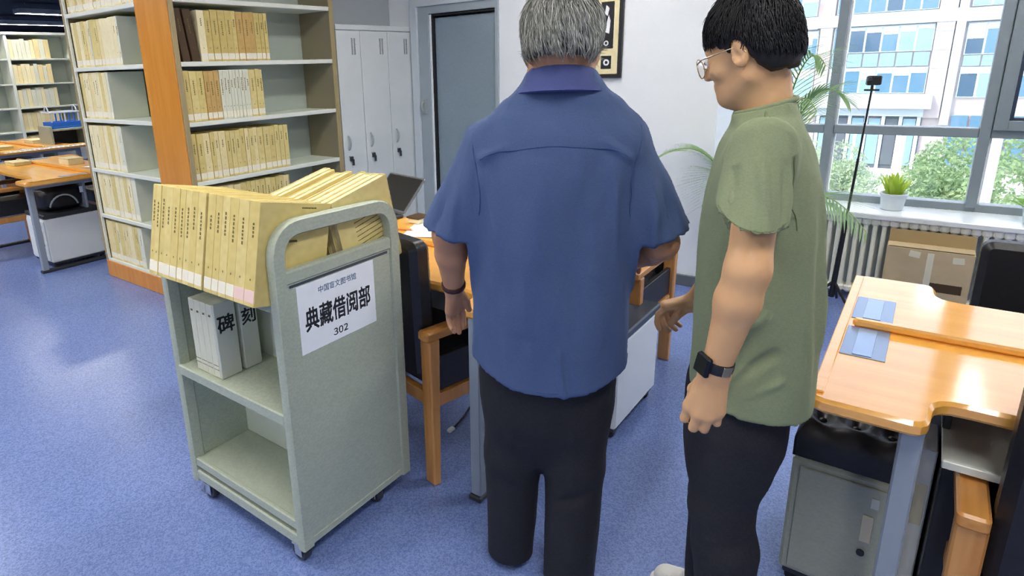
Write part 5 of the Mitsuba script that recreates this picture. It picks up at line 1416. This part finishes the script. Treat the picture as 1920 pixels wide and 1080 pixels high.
# --- shirt
def sleeve(P, sh, hem, r0, r1, axis, q):
    return flatbone(P, sh, hem, r0, r1, axis, q)
slL = ((-.160, -.008, 1.262), (-.292, .028, .965)); slR = ((.178, -.008, 1.256), (.306, .028, .96))
axL, axR = (1, .30, .28), (1, -.30, -.28)
def shirt_m(P):
    d = stack(P, [(.58, .0, .0, .212, .150), (.70, .002, .0, .207, .150), (.85, .004, .0, .202, .152), (1.0, .004, .0, .195, .152), (1.13, .005, -.006, .192, .146), (1.24, .008, -.012, .190, .130),
                  (1.30, .014, -.012, .190, .116), (1.345, .020, -.010, .176, .100), (1.385, .022, -.004, .148, .084), (1.42, .022, .0, .108, .080), (1.45, .022, -.002, .086, .072), (1.47, .022, .0, .074, .066)], 2.25)
    for (sh, he), ax_ in ((slL, axL), (slR, axR)):
        d = smin(d, sleeve(P, sh, he, .078, .112, ax_, .62), .045)
    cut = .668 + 1.35 * np.square(np.clip(np.abs(P[:, 0] - .004), 0, .21)) + .012 * (P[:, 1] > 0)
    sl = np.abs(P[:, 0] - .006) > .208
    hemz = np.where(sl, 1.062 + .20 * (np.abs(P[:, 0] - .006) - .25) + .10 * P[:, 1], cut)
    d = np.maximum(d, hemz - P[:, 2])
    # hollow hems
    for (sh, he), ax_ in ((slL, axL), (slR, axR)):
        a = np.array(sh) + (np.array(he) - sh) * .55; b = np.array(he) + (np.array(he) - sh) * .3
        d = np.maximum(d, -flatbone(P, a, b, .074, .104, ax_, .54))
    inner = stack(P, [(.50, .0, .0, .200, .138), (.70, .002, .0, .195, .138), (.745, .003, 0, .17, .12)], 2.25)
    return np.maximum(d, -inner)
sm = relax(surface(shirt_m, (-.40, -.19, .60), (.42, .20, 1.47), .0062), 6)
sm = creases(sm, [(a__, b__, w__ * 1.1, d__ * 3.0) for a__, b__, w__, d__ in [((-.185, -.10, 1.25), (-.19, -.12, .95), .012, -.007), ((.195, -.10, 1.25), (.20, -.12, .90), .012, -.007),
                  ((-.17, -.11, 1.26), (-.10, -.15, .95), .016, .004), ((-.15, -.13, 1.12), (-.13, -.15, .78), .014, -.004), ((.165, -.12, 1.26), (.135, -.15, 1.0), .014, .005), ((.14, -.12, 1.25), (.19, -.12, .85), .012, .006),
                  ((.18, -.12, 1.20), (.16, -.14, .9), .010, -.006), ((-.10, -.12, 1.30), (-.17, -.10, 1.26), .010, .004), ((.12, -.12, 1.31), (.18, -.10, 1.26), .010, .004),
                  ((.10, -.15, 1.0), (.20, -.12, .96), .010, .004), ((.19, -.12, .95), (.20, -.11, .74), .012, -.006), ((-.19, -.12, .90), (-.16, -.13, .68), .014, -.005),
                  ((-.25, -.06, 1.26), (-.29, -.05, 1.06), .012, -.005), ((.26, -.06, 1.25), (.30, -.05, 1.06), .012, -.006), ((-.22, -.08, 1.24), (-.24, -.08, 1.05), .010, .004), ((.235, -.08, 1.24), (.245, -.08, 1.05), .010, .005),
                  ((.03, -.15, .80), (.045, -.15, .66), .006, .003), ((-.02, -.15, 1.25), (-.06, -.16, .85), .03, .003), ((.06, -.15, 1.2), (.08, -.16, .8), .03, -.003)]])
sm = wobble(wobble(sm, .016, (11, 11, 2.6), 5), .006, (30, 30, 9), 6, 2)
shirt = part(man, 'shirt', sm, 'shirt_blue', True, 'loose blue short-sleeved shirt', TM)
# collar
cp = []
for i in range(29):
    a = -PI * .93 + 2 * PI * .93 * i / 28 - PI / 2
    ca, sa = math.cos(a), math.sin(a)
    up_ = .5 - .5 * sa
    cp.append((ca, sa, up_))
rows_ = []
for t_, rx, ry, dz in ((0, .076, .068, .040), (.25, .082, .074, .038), (.6, .090, .084, .012), (1.0, .106, .102, -.016), (1.0, .098, .094, -.020), (.3, .073, .065, .034), (0, .070, .062, .030)):
    rows_.append([(.021 + rx * ca, -.006 + ry * sa, 1.436 + dz * (.6 + .4 * u) - .030 * (1 - u) ) for ca, sa, u in cp])
R_ = np.array(rows_); nr, nc = R_.shape[:2]
i, j = np.meshgrid(np.arange(nr), np.arange(nc - 1), indexing='ij')
q = np.stack([i * nc + j, i * nc + j + 1, ((i + 1) % nr) * nc + j + 1, ((i + 1) % nr) * nc + j], -1).reshape(-1, 4)
part(shirt, 'collar', trimesh.Trimesh(R_.reshape(-1, 3), np.vstack([q[:, [0, 1, 2]], q[:, [0, 2, 3]]]), process=False), 'collar_navy', 50, 'folded navy collar', TM)
# seams of the shirt: yoke, armholes, sleeve and shirt hems
xs_s = np.linspace(-.178, .186, 40)
yk = surface_path(sm, np.stack([xs_s, np.full(40, -.14), 1.300 - .9 * np.square(xs_s - .01)], 1), .0006)
part(shirt, 'yoke_seam', tube(yk, .0012, 5), 'seam_blue', True, None, TM)
for sx in (-1, 1):
    t_ = np.linspace(0, 1, 26)
    pts = np.stack([.008 + sx * (.182 + .012 * np.sin(PI * t_)), -.05 - .07 * np.sin(PI * t_ * .75), 1.325 - .20 * t_], 1)
    part(shirt, 'armhole_seam', tube(surface_path(sm, pts, .0004), .0014, 5), 'seam_blue', True, None, TM)
a_ = np.linspace(PI * 1.02, PI * 1.98, 40)
pts = np.stack([.003 + .205 * np.cos(a_), .148 * np.sin(a_),   .682 + 1.35 * np.square(.205 * np.cos(a_))], 1)
part(shirt, 'hem_seam', tube(surface_path(sm, pts, .0004), .0012, 5), 'seam_blue', True, None, TM)
# --- trousers and shoes
def trousers_m(P):
    d = stack(P, [(.40, 0, 0, .06, .05), (.47, 0, 0, .12, .09), (.55, 0, 0, .160, .115), (.62, 0, 0, .172, .122), (.72, 0, 0, .172, .125), (.82, 0, 0, .165, .12)], 2.3)
    for sx, y1, x1, r1 in ((-1, .045, -.104, .068), (1, -.035, .072, .072)):
        kx = -.092 if sx < 0 else .080
        l = bone(P, (sx * .083, -.002, .66), (kx, y1 * .35, .40), .094, .082)
        l = smin(l, bone(P, (kx, y1 * .35, .40), (x1, y1, .025), .082, r1), .02)
        d = smin(d, l, .03)
    d = np.maximum(d, .022 - P[:, 2])
    return d
tm = relax(surface(trousers_m, (-.22, -.17, .0), (.22, .16, .83), .0065), 5)
tm = creases(tm, [(a__, b__, w__ * 1.3, d__ * 1.8) for a__, b__, w__, d__ in [((-.09, -.09, .60), (-.10, -.09, .10), .008, .005), ((.07, -.10, .60), (.07, -.13, .10), .008, .005), ((-.15, -.05, .62), (-.06, -.09, .50), .014, -.006), ((.14, -.05, .62), (.05, -.09, .48), .014, -.006),
                  ((-.15, -.07, .36), (-.05, -.08, .30), .012, -.005), ((.0, -.09, .30), (.13, -.10, .36), .012, -.005), ((-.16, -.06, .13), (-.05, -.08, .09), .012, .006), ((.01, -.12, .12), (.14, -.12, .16), .012, .006), ((-.15, -.07, .09), (-.05, -.08, .06), .010, -.006)]])
tm = wobble(tm, .010, (12, 12, 6), 8)
part(man, 'trousers', tm, 'trousers_black', True, 'black trousers', TM)
def shoe(P, hx, hy, tx, ty):
    d = flatbone(P, (hx, hy, .036), (tx, ty, .030), .038, .040, (0, 0, 1), .80)
    d = smin(d, bone(P, (hx, hy, .05), (hx, hy + .03, .075), .036, .036), .02)
    return np.maximum(d, .004 - P[:, 2])
for hx, hy, tx in ((-.100, .045, -.115), (.072, -.030, .082)):
    m = relax(surface(lambda P: shoe(P, hx, hy, tx, hy + .16), (hx - .08, hy - .08, -.004), (hx + .09, hy + .23, .13), .005), 3)
    s_ = part(man, 'shoe', m, 'shoe_black', True, 'black shoe', TM)
    part(s_, 'sole', move(prism(Polygon([(hx + .042 * math.cos(a), hy + .0 + .042 * math.sin(a)) for a in np.linspace(PI, 2 * PI, 10)] + [(tx + .047 * math.cos(a), hy + .165 + .045 * math.sin(a)) for a in np.linspace(0, PI, 12)]), .016, .004), None, (0, 0, .0)), 'rubber_black', False, None, TM)
# wristband
def band(c, axis, r, w_, flat=(1, 0, 0), q=.82, n=28, th=.003):
    ax_ = np.array(axis, float); ax_ /= np.linalg.norm(ax_)
    f1 = np.array(flat, float); f1 -= ax_ * (f1 @ ax_); f1 /= np.linalg.norm(f1); f2 = np.cross(ax_, f1)
    a = np.arange(n) * 2 * PI / n
    V = []
    for rr, h in ((r, -w_ / 2), (r + th, -w_ / 2), (r + th * 1.3, 0), (r + th, w_ / 2), (r, w_ / 2)):
        V.append(np.array(c) + np.cos(a)[:, None] * f1 * rr * q + np.sin(a)[:, None] * f2 * rr + ax_ * h)
    V = np.array(V); nr = len(V)
    i, j = np.meshgrid(np.arange(nr), np.arange(n), indexing='ij')
    q_ = np.stack([i * n + j, i * n + (j + 1) % n, ((i + 1) % nr) * n + (j + 1) % n, ((i + 1) % nr) * n + j], -1).reshape(-1, 4)
    return trimesh.Trimesh(V.reshape(-1, 3), np.vstack([q_[:, [0, 1, 2]], q_[:, [0, 2, 3]]]), process=False)
b_ = part(man, 'wristband', band(LW + (LE - LW) * .06, LW - LE, .031, .014, (1, 0, 0), .98), 'wristband', True, 'dark red wristband', TM)

# ------------------------------------------------------------------ the young man in profile
TB = stand(-.296, 1.454, -.97, -.23)
boy = thing('person', 'young black-haired man in glasses and an olive green t-shirt, standing in profile on the right', 'person')
bHc, bHR, bHs = (.0, .024, 1.487), rot('z', -22) @ rot('x', -17), .845
bLW = np.array([-.252, .030, .882]); bLE = np.array([-.256, -.008, 1.098])
bRW = np.array([.240, .092, .836]); bRE = np.array([.252, -.03, 1.05])
def boy_trunk(P):
    d = stack(P, [(.66, 0, -.02, .13, .085), (.9, 0, -.03, .125, .085), (1.15, 0, -.03, .13, .08), (1.28, 0, -.028, .13, .065), (1.36, 0, -.025, .055, .045)])
    for sh, e, w_ in (((-.165, -.02, 1.30), bLE, bLW), ((.165, -.02, 1.30), bRE, bRW)):
        d = smin(d, bone(P, sh, e, .043, .037), .03)
        d = smin(d, bone(P, e, e + (w_ - e) * .3, .038, .0385), .02)
        d = smin(d, bone(P, e + (w_ - e) * .3, w_, .0385, .0255), .02)
    for sx, y1 in ((-1, -.05), (1, .0)):
        d = smin(d, bone(P, (sx * .08, -.02, .70), (sx * .09, -.01, .40), .065, .045), .03)
        d = smin(d, bone(P, (sx * .09, -.01, .40), (sx * .10, y1, .06), .045, .03), .02)
    return d
def boy_head(P):
    d = head(P, bHc, bHR, bHs, .95, .98)
    d = smin(d, bone(P, (0, -.028, 1.33), (0, -.016, 1.43), .050, .047), .03)
    return d
bhl = lambda P: smin(hand(P, bLW, None, [bLW + (-.002, .040, -.084), bLW + (-.012, .022, -.094), bLW + (-.013, .003, -.093), bLW + (-.006, -.013, -.082)],
    [([bLW + (-.002, .040, -.084), bLW + (.004, .048, -.118), bLW + (.028, .044, -.122), bLW + (.032, .036, -.104)], (.0105, .0100, .0090, .008)),
     ([bLW + (-.012, .022, -.094), bLW + (-.006, .030, -.130), bLW + (.020, .028, -.132), bLW + (.026, .020, -.112)], (.0108, .0102, .0092, .008)),
     ([bLW + (-.013, .003, -.093), bLW + (-.008, .010, -.127), bLW + (.016, .010, -.128), bLW + (.022, .004, -.108)], (.0104, .0098, .0088, .0078)),
     ([bLW + (-.006, -.013, -.082), bLW + (-.004, -.012, -.110), bLW + (.014, -.010, -.111), bLW + (.020, -.012, -.096)], (.0094, .0088, .0078, .007))],
    ([bLW + (.014, .020, -.030), bLW + (.030, .036, -.062), bLW + (.034, .040, -.094)], (.0145, .0115, .0095)), (1, 0, -.1), .026), bone(P, bLE + (bLW - bLE) * .6, bLW, .0325, .0255), .012)
bhr = lambda P: smin(hand(P, bRW, None, [bRW + (-.024, .064, -.010), bRW + (-.006, .070, -.012), bRW + (.012, .066, -.018), bRW + (.026, .056, -.026)],
    [([bRW + (-.024, .064, -.010), bRW + (-.026, .086, -.036), bRW + (-.025, .088, -.062), bRW + (-.022, .082, -.080)], (.0098, .0088, .0080, .0070)),
     ([bRW + (-.006, .070, -.012), bRW + (-.006, .082, -.046), bRW + (-.006, .070, -.074), bRW + (-.006, .056, -.088)], (.0100, .0090, .0082, .0072)),
     ([bRW + (.012, .066, -.018), bRW + (.012, .070, -.052), bRW + (.010, .054, -.078), bRW + (.008, .040, -.088)], (.0096, .0086, .0078, .0068)),
     ([bRW + (.026, .056, -.026), bRW + (.028, .056, -.054), bRW + (.026, .042, -.074), bRW + (.024, .030, -.082)], (.0086, .0076, .0068, .0060))],
    ([bRW + (-.018, .018, -.012), bRW + (-.036, .038, -.030), bRW + (-.036, .052, -.056)], (.0135, .0105, .0085)), (0, -.1, 1), .025), bone(P, bRE + (bRW - bRE) * .6, bRW, .032, .0255), .012)
btr = relax(surface(boy_trunk, (-.34, -.16, .02), (.34, .17, 1.40), .007), 5)
bhd = relax(surface(boy_head, (-.11, -.13, 1.33), (.11, .15, 1.62), .0036), 2)
bh1 = relax(surface(bhl, bLW + (-.05, -.05, -.155), bLW + (.07, .08, .08), .0026), 3)
bh2 = relax(surface(bhr, bRW + (-.07, -.05, -.11), bRW + (.06, .12, .07), .0028), 3)
put(boy, join(btr, bhd, bh1, bh2), 'skin_young', True, TB)
for sx in (-1, 1):
    c_ = np.array(bHc) + bHR @ np.array([sx * .032, .0765, .003]) * bHs
    e = part(boy, 'eye', trimesh.creation.icosphere(2, .0112).apply_translation(c_), 'eye_white', True, None, TB)
    part(e, 'iris', trimesh.creation.icosphere(2, .0056).apply_translation(c_ + bHR @ np.array([0, .0076, -.001])), 'iris', True, None, TB)
hz_b = [(0, .034), (.45, .030), (.75, .028), (1.0, .026), (1.22, .014), (1.42, .000), (1.58, .026), (1.80, .018), (2.0, -.020), (2.4, -.058), (PI, -.066)]
hb = relax(surface(cap_fn(bHc, bHR, bHs, .010, hz_b, 9, top=.012), (-.12, -.15, 1.36), (.12, .14, 1.66), .0042), 3)
hb = wobble(hb, .005, (40, 40, 10), 6)
hair = part(boy, 'hair', hb, 'hair_black', True, 'short straight black hair', TB)
part(hair, 'hair_lock', flow_hair(hb, bHc, bHR, bHs, 5200, .026, .0016, .003, 31, .1, .8, keep=lambda Q: Q[:, 2] > np.interp(np.abs(np.arctan2(Q[:, 0], Q[:, 1])), [0, .7, 1.0, 1.8, 2.1, PI], [.046, .046, .05, .045, .0, -.035])), 'hair_black', True, None, TB, 'stuff')
# glasses
def HL(p): return np.array(bHc) + (np.array(p, float) * bHs) @ bHR.T
gl = part(boy, 'glasses', tube([HL((-.012, .108, .004)), HL((0, .111, .007)), HL((.012, .108, .004))], .0011, 6), 'gold_metal', True, 'thin gold rimmed glasses', TB)
for sx in (-1, 1):
    rim = [HL((sx * .036 + .026 * math.cos(a), .104 - .006 * abs(math.cos(a)) * (sx * math.cos(a) > 0), -.008 + .024 * math.sin(a))) for a in np.linspace(0, 2 * PI, 33)]
    part(gl, 'rim', tube(rim, .0011, 6), 'gold_metal', True, None, TB)
    cen = np.mean(rim[:-1], axis=0)
    v = np.vstack([rim[:-1], [cen]]); n_ = 32; k_ = np.arange(n_)
    part(gl, 'lens', trimesh.Trimesh(v, np.stack([k_, (k_ + 1) % n_, k_ * 0 + n_], 1), process=False), 'lens_glass', True, None, TB)
    part(gl, 'temple', tube([HL((sx * .062, .097, .002)), HL((sx * .072, .080, .008)), HL((sx * .082, .01, .010)), HL((sx * .085, -.014, .008)), HL((sx * .082, -.028, -.008))], .0013, 6), 'gold_metal', True, None, TB)
    part(gl, 'nose_pad', tube([HL((sx * .012, .106, -.006)), HL((sx * .011, .098, -.012))], .0014, 6), 'gold_metal', True, None, TB)
# t-shirt
bsL = ((-.166, -.016, 1.312), (-.292, .010, 1.075)); bsR = ((.166, -.016, 1.312), (.290, -.006, 1.075))
def shirt_b(P):
    d = stack(P, [(.66, 0, -.049, .178, .131), (.78, 0, -.046, .174, .129), (.92, 0, -.043, .170, .129), (1.05, 0, -.036, .170, .122), (1.16, 0, -.032, .172, .114), (1.25, 0, -.030, .170, .099), (1.31, 0, -.028, .158, .082),
                  (1.345, 0, -.026, .118, .068), (1.365, 0, -.023, .078, .064), (1.395, 0, -.020, .059, .056), (1.43, 0, -.018, .054, .052)], 2.3)
    for sh, he in (bsL, bsR):
        d = smin(d, flatbone(P, sh, he, .060, .068, (1, 0, .4), .86), .03)
    sl = np.abs(P[:, 0]) > .190
    hem = np.where(sl, 1.196 - .30 * (np.abs(P[:, 0]) - .25) + .22 * P[:, 1], .742 + .10 * (P[:, 1] + .05) + .02 * P[:, 0])
    d = np.maximum(d, hem - P[:, 2])
    for sh, he in (bsL, bsR):
        a = np.array(sh) + (np.array(he) - sh) * .48; b = np.array(he) + (np.array(he) - sh) * .4
        d = np.maximum(d, -flatbone(P, a, b, .050, .058, (1, 0, .4), .82))
    inner = stack(P, [(.60, 0, -.049, .166, .119), (.76, 0, -.046, .162, .117), (.80, 0, -.045, .14, .10)], 2.3)
    d = np.maximum(d, -inner)
    d = np.maximum(d, P[:, 2] - (1.373 - .28 * P[:, 1]))
    return d
bs = relax(surface(shirt_b, (-.35, -.21, .70), (.35, .12, 1.42), .0052), 6)
bs = creases(bs, [(a__, b__, w__ * 1.1, d__ * 2.6) for a__, b__, w__, d__ in [((-.205, -.07, 1.29), (-.19, -.10, 1.05), .010, -.007), ((-.17, -.10, 1.27), (-.16, -.13, .95), .012, .006), ((-.16, -.11, 1.20), (-.17, -.13, .80), .010, -.005), ((-.13, -.13, 1.25), (-.14, -.16, .85), .012, .005),
                  ((-.10, -.14, 1.22), (-.11, -.17, .80), .012, -.004), ((-.06, -.14, 1.28), (-.08, -.17, .9), .014, .004), ((-.23, .03, 1.28), (-.27, .02, 1.18), .010, -.005), ((-.24, -.01, 1.30), (-.28, -.03, 1.19), .009, .005), ((-.22, -.05, 1.29), (-.27, -.05, 1.18), .009, -.004),
                  ((-.16, .06, 1.24), (-.14, .08, 1.0), .012, -.005), ((-.17, -.05, .98), (-.15, .03, .88), .012, .005), ((-.17, -.08, .90), (-.16, .0, .82), .010, -.004), ((-.175, -.03, .86), (-.165, .04, .78), .010, .004), ((-.165, -.10, .84), (-.16, -.03, .79), .008, .003)]])
bs = wobble(wobble(bs, .012, (13, 13, 3.5), 12), .005, (32, 32, 10), 13, 2)
sh_ = part(boy, 't_shirt', bs, 'shirt_green', True, 'olive green t-shirt', TB)
a_ = np.linspace(0, 2 * PI, 41)
part(sh_, 'neck_rib', tube(np.stack([.058 * np.cos(a_), -.020 + .055 * np.sin(a_), 1.373 - .28 * (-.020 + .055 * np.sin(a_))], 1), .0055, 8), 'shirt_green', True, None, TB)
part(sh_, 'shoulder_seam', tube(surface_path(bs, np.stack([-.055 - .115 * np.linspace(0, 1, 16), np.full(16, -.018), np.linspace(1.385, 1.335, 16)], 1), .0004), .0013, 5), 'seam_green', True, None, TB)
t_ = np.linspace(0, 1, 26)
part(sh_, 'armhole_seam', tube(surface_path(bs, np.stack([-.172 - .03 * np.sin(PI * t_), -.02 - .085 * np.sin(PI * t_ * .6), 1.345 - .19 * t_], 1), .0004), .0014, 5), 'seam_green', True, None, TB)
for dz in (.022,):
    a_ = np.linspace(-PI * .9, PI * .9, 48) + PI
    pts = np.stack([.176 * np.cos(a_), -.052 + .131 * np.sin(a_), .742 + dz + .0131 * np.sin(a_) + .02 * .176 * np.cos(a_)], 1)
    part(sh_, 'hem_seam', tube(surface_path(bs, pts, .0004), .0011, 5), 'seam_green', True, None, TB)
a_ = np.linspace(PI * .55, PI * 1.75, 26)
pts = np.array([-.250, -.002, 1.196])[None] + np.stack([.058 * np.cos(a_), .064 * np.sin(a_), .014 + .02 * np.cos(a_) + .22 * .064 * np.sin(a_)], 1)
part(sh_, 'sleeve_seam', tube(surface_path(bs, pts, .0004), .0011, 5), 'seam_green', True, None, TB)
# trousers, shoes
def trousers_b(P):
    d = stack(P, [(.42, 0, -.02, .06, .05), (.48, 0, -.02, .11, .08), (.55, 0, -.022, .150, .100), (.63, 0, -.026, .160, .112), (.72, 0, -.026, .160, .112), (.82, 0, -.03, .15, .10)], 2.3)
    for sx, y1 in ((-1, -.055), (1, -.010)):
        l = bone(P, (sx * .078, -.024, .66), (sx * .088, -.014, .46), .096, .071)
        l = smin(l, bone(P, (sx * .088, -.014, .46), (sx * .096, -.030 if sx < 0 else -.01, .36), .071, .071), .02)
        l = smin(l, bone(P, (sx * .096, -.030 if sx < 0 else -.01, .36), (sx * .10, y1, .06), .071, .062), .02)
        d = smin(d, l, .018)
    return np.maximum(d, .03 - P[:, 2])
bt = relax(surface(trousers_b, (-.21, -.17, .0), (.21, .13, .83), .0065), 5)
bt = creases(bt, [((-.13, -.09, .45), (-.16, .02, .40), .012, .007), ((-.13, -.09, .40), (-.16, .03, .34), .010, -.006), ((-.15, -.08, .35), (-.15, .0, .30), .010, .006), ((-.14, .06, .70), (-.15, .03, .50), .012, -.004)])
bt = wobble(bt, .010, (12, 12, 7), 15)
part(boy, 'trousers', bt, 'trousers_black', True, 'black trousers', TB)
for hx, hy in ((-.10, -.05), (.108, -.03)):
    m = relax(surface(lambda P: shoe(P, hx, hy, hx * 1.06, hy + .125), (hx - .08, hy - .08, -.004), (hx + .09, hy + .20, .13), .005), 3)
    s_ = part(boy, 'shoe', m, 'shoe_white', True, 'white sneaker', TB)
    part(s_, 'sole', move(prism(Polygon([(hx + .043 * math.cos(a), hy + .043 * math.sin(a)) for a in np.linspace(PI, 2 * PI, 10)] + [(hx * 1.06 + .047 * math.cos(a), hy + .13 + .045 * math.sin(a)) for a in np.linspace(0, PI, 12)]), .020, .004), None, (0, 0, 0)), 'shoe_white', False, None, TB)
    part(s_, 'laces', join(*[tube([(hx - .02, hy + .05 + .018 * i_, .074 - .006 * i_), (hx + .022, hy + .058 + .018 * i_, .074 - .006 * i_)], .0025, 5) for i_ in range(4)]), 'paper', True, None, TB, 'stuff')
# watch
wc = bLW + (bLE - bLW) * .075
wt = part(boy, 'watch_strap', band(wc, bLW - bLE, .0275, .022, (1, 0, 0), .97), 'plastic_black', True, 'black smartwatch', TB)
ax_ = (bLW - bLE) / np.linalg.norm(bLW - bLE)
od = np.array([-.62, .78, 0]); od -= ax_ * (od @ ax_); od /= np.linalg.norm(od); sd_ = np.cross(ax_, od)
cm = cbox((-.019, -.021, 0), (.019, .021, .0115), .004)
part(wt, 'watch_case', frame_mesh(cm, wc + od * .0265, sd_, ax_, od), 'watch_case', False, None, TB)
part(wt, 'watch_face', frame_mesh(cbox((-.016, -.018, 0), (.016, .018, .0012), .0004), wc + od * .038, sd_, ax_, od), 'watch_glass', False, None, TB)
part(wt, 'strap_link', frame_mesh(box(-.010, -.010, 0, .010, .010, .003, .001), wc + (sd_ if sd_[1] < 0 else -sd_) * .0285, od, ax_, (sd_ if sd_[1] < 0 else -sd_)), 'gold_metal', False, None, TB)
